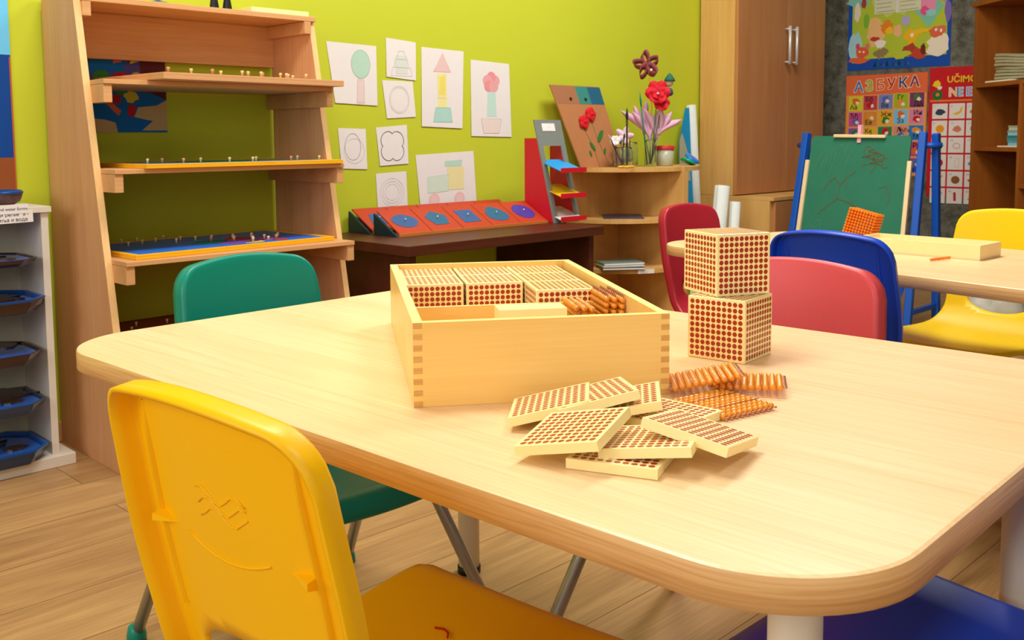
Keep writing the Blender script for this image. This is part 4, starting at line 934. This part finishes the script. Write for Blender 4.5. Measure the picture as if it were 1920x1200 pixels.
MB().sphere((.006, -.012, .402), .006, white_f, 10, 8).obj('pearl', t)
t = thing('stick_figure', 'little stick puppet with dark green cap and pale face beside the red flower', 'figurine', (3.420, 2.58, ZT+.01), radians(-51))
MB().tube([(0, 0, 0), (.06, 0, .25), (.079, 0, .33)], .0016, flat('orange_wire', (230, 120, 30)), 6).obj('stick', t)
MB().sphere((.080, 0, .350), .019, mat('doll_skin', (232, 200, 170), .7), 14, 10, (1, .8, 1)).sphere((.064, -.016, .342), .004, MATS['doll_skin'], 8, 6).obj('head', t)
MB().lathe([(.024, 0), (.021, .012), (.010, .028), (.002, .036)], mat('dark_green_felt', (40, 104, 84), .85), (.083, 0, .354), 16).obj('cap', t)
MB().lathe([(.008, 0), (.017, .008), (.015, .025), (.008, .034)], mat('dark_blue_felt', (16, 84, 120), .85), (.082, 0, .292), 14).obj('body', t)
# pot with red lid, coloured lids
t = thing('plastic_pot', 'clear white pot with red lid on the corner shelf, right of the flowers', 'pot', (3.515, 2.570, ZT))
MB().lathe([(.034, 0), (.038, .004), (.040, .072), (.036, .072)], mat('milky_plastic', (205, 210, 185), .3, trans=.3), n=28).obj('pot_body', t)
MB().lathe([(.043, .072), (.044, .076), (.044, .086), (.040, .089)], mat('red_lid_plastic', (222, 50, 60), .35), n=28).obj('lid', t)
MB().box(.040, .056, -.008, .008, .080, .086, mat('yellow_tab_plastic', (244, 196, 30), .4)).obj('tab', t)
def lid(nm, c, x, y, z, rx, ry, r, lab):
    o = MB().lathe([(r, 0), (r, .006), (r*.92, .011), (r*.5, .012)], mat(nm, c, .3), n=28).obj('jar_cover', loc=(x, y, z), rot=(rx, ry, 0)); return tag(o, lab, 'cover', 'coloured jar covers')
lid('green_lid_plastic', (10, 160, 110), 3.655, 2.545, ZT+.012, radians(12), radians(24), .036, 'green round plastic lid under the blue one on the end shelf')
lid('blue_lid_plastic', (10, 120, 220), 3.675, 2.540, ZT+.026, radians(35), radians(14), .037, 'blue round plastic lid leaning on the green one, on the end shelf')
# rolled papers
def roll(name, label, base, top, r, m, group=None):
    base = Vector(base); d = Vector(top)-base; t = thing(name, label, 'paper roll', base, 0, group)
    mb = MB(); N = 26; rr = [r*(1-.06*k/N) for k in range(N+1)]
    u = d.normalized(); x = u.cross(Vector((0, 1, 0))).normalized(); y = u.cross(x); vs = []; turns = 2.3
    for L in (Vector((0, 0, 0)), d):
        for k in range(61):
            a = turns*2*pi*k/60; q_ = r*(1-.35*k/60); vs.append(L+x*q_*cos(a)+y*q_*sin(a))
    fs = [(k, k+1, 62+k, 61+k) for k in range(60)]
    o = mb.add(vs, fs, m, True).obj('rolled_sheet', t); md = o.modifiers.new('s', 'SOLIDIFY'); md.thickness = .0012; md.offset = 0; return t
rollm = mat('white_roll_paper', (222, 226, 222), .7)
t = roll('paper_roll', 'tall white map roll with a blue sheet leaning between corner shelf and cupboard', (4.050, 2.735, .03), (3.965, 2.745, .995), .024, rollm)
mb = MB(); vs = [(-.02, .004, .0), (-.13, -.02, .0), (-.13, -.02, .70), (-.075, -.005, .95), (-.045, .004, .955)]
bs = MB().add([(-.040, .006, .25), (-.155, .016, .25), (-.175, .016, .78), (-.135, .010, .95), (-.095, .004, .95)], [(0, 1, 2, 3, 4)], mat('map_blue_paper', (16, 150, 205), .6)).obj('blue_sheet', t); md = bs.modifiers.new('s', 'SOLIDIFY'); md.thickness = .001
gs = MB().add([(-.09, .005, .60), (-.172, .0125, .60), (-.173, .0125, .80), (-.155, .011, .83), (-.115, .007, .74)], [(0, 1, 2, 3, 4)], mat('map_grey_land', (176, 176, 150), .6)).obj('land_print', t); md = gs.modifiers.new('s', 'SOLIDIFY'); md.thickness = .001
roll('paper_roll', 'taller of the two white paper rolls standing behind the dark red chair', (3.70, 2.45, .001), (3.795, 2.455, .620), .036, rollm, 'white rolls by the cupboard')
roll('paper_roll', 'shorter, thinner white paper roll right beside the taller one by the cupboard', (3.80, 2.42, .001), (3.865, 2.43, .545), .026, rollm, 'white rolls by the cupboard')

# ------------------------------------------------------------------ tall cupboard
wd = thing('tall_cupboard', 'tall wooden cupboard with two brown doors in the back corner', 'cupboard', (4.10, 2.575, .556))
MB().box(0, .86, .018, .212, 0, 1.75, oak).obj('body', wd, bevel=.001)
for x0, x1, hx in ((.004, .468, .440), (.472, .858, .510)):
    d = MB().box(x0, x1, 0, .0175, .004, 1.745, walnut_door).obj('door', wd, bevel=.0012)
    MB().tube([(hx, 0.0, .662), (hx, -.028, .662)], .005, chrome, 8).tube([(hx, 0.0, .828), (hx, -.028, .828)], .005, chrome, 8).tube([(hx, -.028, .650), (hx, -.028, .842)], .0075, chrome, 12).obj('handle', d)
lc = thing('low_cupboard', 'low oak cupboard standing under the tall cupboard in the back corner', 'cupboard', (4.10, 2.37, 0))
MB().box(0, .86, .02, .417, 0, .538, oak).obj('body', lc, bevel=.001); MB().box(0, .86, 0, .417, .5382, .555, oak).obj('top_board', lc, bevel=.001)
for x0, x1 in ((.022, .430), (.434, .858)): MB().box(x0, x1, .002, .0195, .02, .534, walnut_door).obj('door', lc, bevel=.001)

# ------------------------------------------------------------------ posters on the grey wall
def wy(px): return 2.61-(px-1589)*.00296
def wzz(py): return .521+(366-py)*.00294
def poster(name, label, px0, px1, zt, zb, base, draw, skew=0):
    W = (px1-px0)*.00296; H = zt-zb; mb = MB().box(0, W, 0, .001, 0, H, base); draw(mb, W, H)
    o = mb.obj(name, loc=(XR-.003, wy(px0), zb), rot=(0, skew, -pi/2)); return tag(o, label, 'poster')
cols = dict(blue=(20, 130, 220), yg=(140, 190, 50), sal=(220, 90, 70), crim=(190, 40, 60), navy=(30, 70, 150), purp=(120, 40, 110))
def d_azb(mb, W, H):
    mb.face([(.004, H-.11), (W-.004, H-.11), (W-.004, H-.003), (.004, H-.003)], -.0004, flat('az_title_band', (238, 112, 66)))
    mb.face([(.004, .004), (W-.004, .004), (W-.004, H-.11), (.004, H-.11)], -.0004, flat('az_grid_ground', (242, 160, 70)))
    for i, ch in enumerate('АЗБУКА'):
        x = .048+.063*i; z = H-.092+.0035*i
        mb.text(ch, x, z, .080, -.0007, flat('az_shadow', (250, 226, 180)), off=.0045); mb.text(ch, x, z, .080, -.0010, flat('az_'+list(cols)[i], cols[list(cols)[i]]), off=.0012)
    cc = [[(226, 216, 40), (206, 70, 80), (130, 140, 200), (170, 190, 40), (130, 60, 110)], [(216, 84, 150), (226, 150, 50), (240, 180, 40), (130, 200, 240), (226, 140, 170)], [(150, 90, 180), (240, 190, 50), (40, 140, 80), (226, 150, 130), (40, 130, 210)],
          [(80, 170, 70), (220, 90, 60), (110, 120, 190), (230, 200, 70), (200, 80, 130)], [(230, 150, 60), (60, 150, 200), (200, 90, 100), (120, 180, 80), (140, 90, 170)]]
    lets = [['Аа', 'Бб', 'Вв', 'Гг', 'Дд'], ['Ђђ', 'Ее', 'Жж', 'Зз', 'Ии'], ['Јј', 'Кк', 'Лл', 'Љљ', 'Мм'], ['Нн', 'Њњ', 'Оо', 'Пп', 'Рр'], ['Сс', 'Тт', 'Ћћ', 'Уу', 'Фф']]
    pic = [(230, 110, 40), (200, 30, 40), (90, 110, 180), (240, 150, 60), (60, 130, 50)]
    for r in range(5):
        for c in range(5):
            x = .020+.0865*c; z = H-.118-.080-.0885*r+.003*c
            if z < .01: continue
            mb.face([(x-.0015, z-.0015), (x+.0805, z-.0015), (x+.0805, z+.0815), (x-.0015, z+.0815)], -.0006, flat('az_cellrim', (236, 200, 150)))
            mb.face([(x, z), (x+.079, z), (x+.079, z+.080), (x, z+.080)], -.0008, flat('az_c%d%d' % (r, c), cc[r][c]))
            lowlet = (r+c) % 2 == 0
            mb.face(blob(x+.04, z+(.054 if lowlet else .028), .021, .018, r*9+c, 12, .3), -.0010, flat('az_p%d' % ((r*2+c) % 5), pic[(r*2+c) % 5])); mb.face(blob(x+.050, z+(.044 if lowlet else .022), .011, .010, r*5+c+70, 9, .3), -.0012, flat('az_white', (240, 236, 230)))
            mb.text(lets[r][c], x+.006+.004*c, z+(.008 if lowlet else .048), .036, -.0014, ink, off=.0006)
poster('alphabet_poster', 'orange Cyrillic alphabet poster headed АЗБУКА on the grey wall', 1587.5, 1743, wzz(142), .62, flat('az_rim', (228, 110, 60)), d_azb, radians(0.0))
def d_uc(mb, W, H):
    redd = flat('uc_red', (206, 30, 40)); wh = flat('uc_white', (238, 232, 228)); orr = flat('uc_orange', (236, 130, 60))
    mb.face([(.006, H-.180), (W-.006, H-.180), (W-.006, H-.170), (.006, H-.170)], -.0006, orr)
    mb.text('UČIMO', .092, H-.080, .047, -.0010, flat('uc_yellow', (246, 210, 40)), off=.001)
    for q_, (ch, c_) in enumerate((('N', (250, 190, 130)), ('E', (120, 190, 240)), ('E', (150, 160, 230)))): mb.text(ch, .102+.044*q_, H-.152, .062, -.0009, wh, off=.004); mb.text(ch, .102+.044*q_, H-.152, .062, -.0012, flat('uc_l%d' % q_, c_), off=.001)
    mb.face(ell(.045, H-.145, .026, .026, 18), -.0010, flat('uc_green', (20, 120, 60))); mb.face(ell(.045, H-.142, .010, .010, 12), -.0012, orr); mb.face(blob(.040, H-.085, .022, .018, 4), -.0010, flat('uc_yellow', (246, 210, 40))); mb.face(blob(.055, H-.108, .012, .010, 5), -.0012, wh)
    ic = [[('blob', (60, 70, 90)), ('ban', (240, 190, 20)), ('blob', (220, 120, 60))], [('dot', (244, 160, 20)), ('blob', (220, 130, 100)), ('dot', (90, 150, 200))], [('leaf', (90, 160, 50)), ('ring', (240, 150, 120)), ('blob', (120, 80, 160))], [('dot', (200, 30, 50)), ('box', (230, 232, 236)), ('blob', (90, 150, 210))], [('stick', (240, 180, 40)), ('dot', (150, 90, 50)), ('blob', (210, 70, 60))], [('stick', (190, 190, 205)), ('bar', (200, 40, 50)), ('ban', (200, 40, 40))]]
    for r in range(6):
        for c in range(3):
            x = .020+.0885*c; z = H-.192-.078-.0895*r
            mb.face([(x, z), (x+.080, z), (x+.080, z+.080), (x, z+.080)], -.0006, wh)
            mb.text(str(r*8+c+1), x+.008, z+.060, .016, -.0009, flat('uc_num', (90, 150, 220)))
            k, co = ic[r][c]; m_ = flat('uc_i%d%d' % (r, c), co); cx, cz = x+.043, z+.036
            if k == 'dot': mb.face(ell(cx, cz, .022, .021, 16), -.0009, m_)
            elif k == 'blob': mb.face(blob(cx, cz, .024, .016, r*3+c), -.0009, m_)
            elif k == 'ban': mb.face([(cx-.026, cz-.010), (cx-.005, cz-.018), (cx+.020, cz-.004), (cx+.024, cz+.026), (cx+.018, cz+.026), (cx+.010, cz+.004), (cx-.006, cz-.004)], -.0009, m_)
            elif k == 'leaf': mb.face(blob(cx, cz+.006, .022, .018, 3), -.0009, m_); mb.line([(cx-.01, cz), (cx-.004, cz-.024)], .007, -.0009, m_)
            elif k == 'ring': mb.line(ell(cx, cz, .018, .014, 14)+[(cx+.018, cz)], .003, -.0009, m_)
            elif k == 'box': mb.line([(cx-.006, cz-.022), (cx+.016, cz-.022), (cx+.016, cz+.024), (cx-.006, cz+.024), (cx-.006, cz-.022)], .002, -.0009, flat('uc_pinkline', (226, 190, 190)))
            elif k == 'stick': mb.line([(cx-.022, cz-.020), (cx+.020, cz+.020)], .010, -.0009, m_)
            elif k == 'bar': mb.line([(cx, cz-.018), (cx-.002, cz+.020)], .013, -.0009, m_)
poster('picture_word_poster', 'red picture-grid poster headed UČIMO, half hidden by the bookcase', 1746, 1842, wzz(135.5), wzz(367), flat('uc_red', (206, 30, 40)), d_uc)
def d_story(mb, W, H):
    C = lambda n, c: flat('st_'+n, c)
    mb.face([(.024, .060), (W-.020, .060), (W-.020, H-.03), (.024, H-.03)], -.0004, C('ground', (186, 206, 60)))
    L = [0]
    def b(px, py, rx, ry, c, seed, k=.22):
        L[0] += 1; mb.face(blob((px-1589)*.00296, (137-py)*.00294, rx*.00296, ry*.00294, seed, 16, k), -.0005-.00006*L[0], C('%d_%d_%d' % c, c))
    b(1610, 5, 24, 14, (140, 205, 190), 1); b(1740, 30, 24, 30, (130, 205, 180), 2); b(1605, 95, 14, 30, (170, 220, 230), 3); b(1680, 10, 40, 30, (205, 216, 120), 4); b(1765, 8, 12, 16, (180, 150, 210), 5)
    b(1607, 28, 6, 17, (240, 226, 214), 6); b(1619, 12, 5, 10, (170, 70, 70), 7); b(1643, 65, 20, 26, (246, 196, 130), 8, .3); b(1625, 45, 6, 14, (130, 190, 60), 9); b(1642, 80, 9, 4, (200, 60, 60), 10)
    b(1737, 28, 16, 16, (240, 150, 190), 11); b(1733, 36, 9, 8, (232, 90, 150), 12); b(1745, 40, 10, 6, (150, 215, 215), 13)
    b(1665, 60, 12, 12, (240, 140, 40), 14, .35); b(1669, 67, 7, 7, (252, 200, 40), 15); b(1685, 68, 8, 12, (244, 190, 140), 16); b(1653, 90, 10, 8, (244, 240, 230), 17); b(1700, 50, 8, 10, (180, 180, 220), 18)
    b(1617, 103, 13, 11, (236, 96, 60), 19); b(1609, 92, 4, 6, (226, 80, 90), 20, .1); b(1628, 93, 4, 6, (226, 120, 130), 21, .1); b(1612, 118, 18, 6, (236, 110, 60), 22, .3); b(1613, 102, 2, 2, (250, 240, 220), 23); b(1621, 103, 2, 2, (250, 240, 220), 24)
    b(1655, 108, 12, 9, (150, 130, 90), 25, .5); b(1712, 80, 12, 12, (250, 190, 30), 26, .35); b(1712, 78, 3, 4, (250, 246, 230), 27); b(1728, 72, 22, 5, (246, 200, 40), 28, .5); b(1709, 106, 13, 12, (180, 70, 50), 29, .35); b(1725, 112, 16, 9, (196, 74, 50), 30, .3); b(1733, 105, 5, 10, (120, 40, 40), 31)
    b(1760, 100, 21, 24, (246, 236, 216), 32); b(1757, 76, 14, 9, (226, 110, 70), 33, .3); b(1764, 70, 9, 6, (226, 120, 90), 34); b(1755, 72, 2, 3, (250, 246, 236), 35); b(1764, 74, 2, 3, (250, 246, 236), 36); b(1690, 112, 20, 8, (190, 206, 60), 37, .4)
    b(1775, 40, 6, 20, (130, 110, 190), 38)
    for px0 in (1640, 1685):
        mb.face([((px0-1589)*.00296, .30), ((px0+42-1589)*.00296, .305), ((px0+42-1589)*.00296, .62), ((px0-1589)*.00296, .62)], -.0032, C('page', (222, 226, 190)))
        for k in range(13): mb.line([((px0+4-1589)*.00296, .312+.022*k), ((px0+38-(k*7) % 9-1589)*.00296, .314+.022*k)], .0035, -.0034, C('textline', (160, 160, 140)))
    mb.line([((1683.5-1589)*.00296, .30), ((1683.5-1589)*.00296, .62)], .008, -.0034, C('spine', (240, 240, 236)))
    for k in range(12): mb.face([(.15+.017*k, .012+.004*(k % 3)), (.172+.017*k, .014), (.162+.017*k, .048-.005*(k % 4))], -.0006-.0001*(k % 3), C('band%d' % (k % 4), [(20, 50, 120), (10, 110, 110), (60, 50, 150), (20, 120, 150)][k % 4]))
poster('story_poster', 'large blue-framed poster crowded with cartoon animals, above the alphabet poster', 1589, 1781, 1.95, wzz(132.5), flat('story_rim', (26, 80, 180)), d_story)

# ------------------------------------------------------------------ easel
es = thing('chalkboard_easel', 'blue plastic easel with green chalkboard in front of the grey wall', 'easel', (4.10, 1.932, 0), -pi/2)
# local: x along board to the right (world -Y), -y faces the camera side (world -X)
bluep = mat('blue_easel_plastic', (10, 84, 190), 0.4); chalk = mat('green_chalkboard', (36, 116, 92), 0.75, var=.10, nscale=12)
for sx in (-1, 1):
    MB().bar((.285*sx, -.19, 0), (.262*sx, -.02, .855), .030, .035, bluep).obj('front_leg', es, bevel=.004)
    MB().bar((.292*sx, .10, 0), (.294*sx, .03, .850), .028, .035, bluep).obj('rear_leg', es, bevel=.004)
    MB().tube([(.262*sx, -.02, .80), (.322*sx, .02, .80)], .012, bluep, 12).obj('hinge_knob', es)
    MB().bar((.292*sx, -.165, .12), (.292*sx, .09, .12), .016, .02, bluep).obj('side_brace', es)
    MB().bar((.205*sx, -.155, .10), (.272*sx, -.12, .32), .018, .022, bluep).obj('diagonal_brace', es)
bd = MB(); k = .16/.85
def ey(z): return -.19+k*z*1.0625-.022
pts = rrect(-.224, .224, .30, .842, .02, 5)
vs = [(x, ey(z)-.003, z) for x, z in pts]+[(x, ey(z)+.006, z) for x, z in pts]; n = len(pts)
bd.add(vs, [tuple(range(n)), tuple(range(2*n-1, n-1, -1))]+[(i, n+i, n+(i+1) % n, (i+1) % n) for i in range(n)], chalk)
cbn = flat('brown_chalk', (96, 92, 62)); cwh = flat('faint_chalk', (80, 140, 118))
def cl(pts, wd_, m):
    for (a, b), (c, d) in zip(pts[:-1], pts[1:]):
        L = math.hypot(c-a, d-b) or 1e-6; nx, nz = -(d-b)/L*wd_/2, (c-a)/L*wd_/2
        q_ = [(a+nx, b+nz), (a-nx, b-nz), (c-nx, d-nz), (c+nx, d+nz)]; bd.add([(x, ey(z)-.0042, z) for x, z in q_], [(0, 1, 2, 3)], m)
R = random.Random(11)
cl([(-.155, .50), (-.11, .54), (-.07, .57), (-.01, .555), (.05, .52)], .004, cbn)
cl([(-.07, .57), (-.065, .63), (-.09, .66), (-.12, .64), (-.14, .60)], .0035, cbn); cl([(-.065, .63), (-.03, .67), (.0, .69)], .003, cbn); cl([(-.04, .66), (-.035, .61)], .003, cbn)
for j in range(7): cl([(.03+.012*cos(j)+.02*j % .1, .80-.02*j), (.05+.03*sin(j*2.3), .775-.012*j), (.10+.02*cos(j*1.7), .76-.006*j)], .003, cbn)
for j in range(5): cl(ell(.045+.02*j, .775-.012*j, .018, .022, 10), .0025, cbn)
cl([(.11, .62), (.14, .63), (.16, .59), (.155, .55)], .0025, cbn)
for j in range(10): x = -.19+.015*j+R.uniform(-.01, .01); z = .72+R.uniform(-.05, .08); cl([(x, z-.04), (x+.01, z), (x+.03, z+.03)], .0018, cwh)
for j in range(6): x = -.19+R.uniform(0, .06); z = .42+R.uniform(-.03, .05); cl([(x, z), (x+.02, z+.02), (x+.03, z-.01)], .002, cwh)
bd.obj('chalkboard', es)
for sx in (-1, 1): MB().bar((.238*sx, ey(.28)-.002, .28), (.229*sx, ey(.735)-.002, .735), .018, .020, pinewood).obj('side_rail', es, bevel=.002)
MB().bar((-.115, ey(.845)-.010, .842), (.118, ey(.845)-.010, .838), .020, .014, pinewood).obj('top_clip_bar', es, bevel=.003)
MB().bar((-.24, -.03, .70), (.24, -.03, .70), .02, .02, bluep).obj('cross_brace', es)
mb = MB().bar((.0, -.055, .812), (.0, -.048, .888), .016, .006, mat('pink_peg_plastic', (240, 170, 190), .4)).bar((.002, -.044, .815), (.0, -.038, .888), .016, .006, MATS['pink_peg_plastic'])
o = mb.obj('clothespin', es); o.parent = None; o.matrix_world = Matrix.Translation((4.10, 1.932, 0)) @ Matrix.Rotation(-pi/2, 4, 'Z'); tag(o, 'pink clothespin clipped to the top bar of the chalkboard', 'clothespin')

# ------------------------------------------------------------------ bookcase on the right
ph = math.atan2(-.76, -.65)
bc = thing('orange_brown_bookcase', 'orange-brown wooden bookcase at the right edge of the picture', 'bookcase', (5.0, 1.815, 0), ph)
# local +x runs to the right along the front, +y is the depth away from the camera
def bbox(x0, x1, y0, y1, z0, z1, nm, par=bc): return MB().box(x0, x1, y0, y1, z0, z1, orangewood).obj(nm, par, bevel=.001)
bbox(0, .020, 0, .30, 0, 1.46, 'side_panel'); bbox(.385, .403, .0, .295, 0, 1.075, 'divider'); bbox(.78, .80, 0, .30, 0, 1.46, 'side_panel')
bbox(.020, .78, .292, .30, 0, 1.46, 'back_panel'); bbox(-.012, .812, -.012, .31, 1.46, 1.482, 'cornice')
for z in (1.090, .785, .42, .08): bbox(.0205, .3845 if z < 1.0 else .7795, .004, .2915, z-.020, z, 'shelf_board')
bbox(.4035, .7795, .004, .2915, .60, .62, 'shelf_board')
def bcw(x, y, z): X, Y = rot2(x, y, ph); return (5.0+X, 1.815+Y, z)
shf = mat('grey_green_paper', (168, 164, 132), .8)
for i in range(8):
    mb = MB(); N = 8; w2, d2 = .125, .085; z0 = 0; vs = []; amp = .004+.0012*i
    for s_ in (0, .0115):
        for a in range(N+1):
            for b in range(2): vs.append((-w2+2*w2*a/N, (-d2, d2)[b], s_+amp*cos(pi*a/N*1.0)*.8+amp*.8))
    fs = []
    for a in range(N): fs += [(2*a, 2*a+1, 2*a+3, 2*a+2), (18+2*a, 18+2*a+2, 18+2*a+3, 18+2*a+1), (2*a, 2*a+2, 18+2*a+2, 18+2*a), (2*a+1, 18+2*a+1, 18+2*a+3, 2*a+3)]
    fs += [(0, 18, 19, 1), (16, 17, 35, 34)]
    o = mb.add(vs, fs, shf).obj('paper_sheaf', loc=bcw(.250+.006*(i % 3), .12, 1.0985+.0135*i), rot=(0, 0, ph+radians(R.uniform(-5, 5)))); tag(o, 'wavy grey-green paper sheaf of the stack on the bookcase, %s' % ('lowest one', 'second from below', 'third from below', 'fourth from below', 'fourth from the top', 'third from the top', 'second from the top', 'topmost one')[i], 'paper', 'paper sheaves on the bookcase')
tag(MB().box(-.10, .10, -.09, .08, 0, .007, mat('cream_folder', (244, 236, 206), .6)).obj('cream_folder', loc=bcw(.200, .095, 1.0903), rot=(0, 0, ph)), 'cream folder lying under the paper stack on the bookcase', 'folder')
tag(MB().box(-.08, .08, -.06, .06, 0, .006, mat('cream_folder', (244, 236, 206), .6)).obj('white_tray', loc=bcw(.285, .075, .7853), rot=(0, 0, ph)), 'white flat tray under the turquoise boxes on the bookcase', 'tray')
for i, (w2, c) in enumerate(((.055, (120, 190, 215)), (.062, (60, 150, 160)), (.055, (150, 205, 220)), (.050, (190, 196, 170)))):
    b_ = thing('card_box', '%s of the small stack of turquoise boxes on the bookcase' % ('bottom box', 'second box from below', 'third box from below', 'top grey-green lid')[i], 'box', bcw(.305, .09, .7916+.0235*i), ph+radians(3*i), 'turquoise boxes on the bookcase')
    MB().box(-w2, w2, -.05, .05, 0, .016, mat('cardbox%d' % i, c, .5)).obj('box_body', b_); MB().box(-w2-.002, w2+.002, -.052, .052, .0162, .0225, mat('cardlid%d' % i, tuple(int(v*.85) for v in c), .5)).obj('box_lid', b_)
# paper in the lemon chair's hole is a bag on the floor by the wall
t = thing('crumpled_bag', 'crumpled grey-white plastic bag behind the lemon yellow chair', 'bag', (4.32, 1.445, 0))
o = MB().sphere((0, 0, .115), .12, mat('crumpled_plastic', (190, 186, 172), .5, var=.2, nscale=25), 32, 20, (1.2, 1.2, .95)).obj('bag_body', t)
tex = bpy.data.textures.new('crumple', 'VORONOI'); tex.noise_scale = .08
md = o.modifiers.new('d', 'DISPLACE'); md.texture = tex; md.strength = .05; md.mid_level = .5
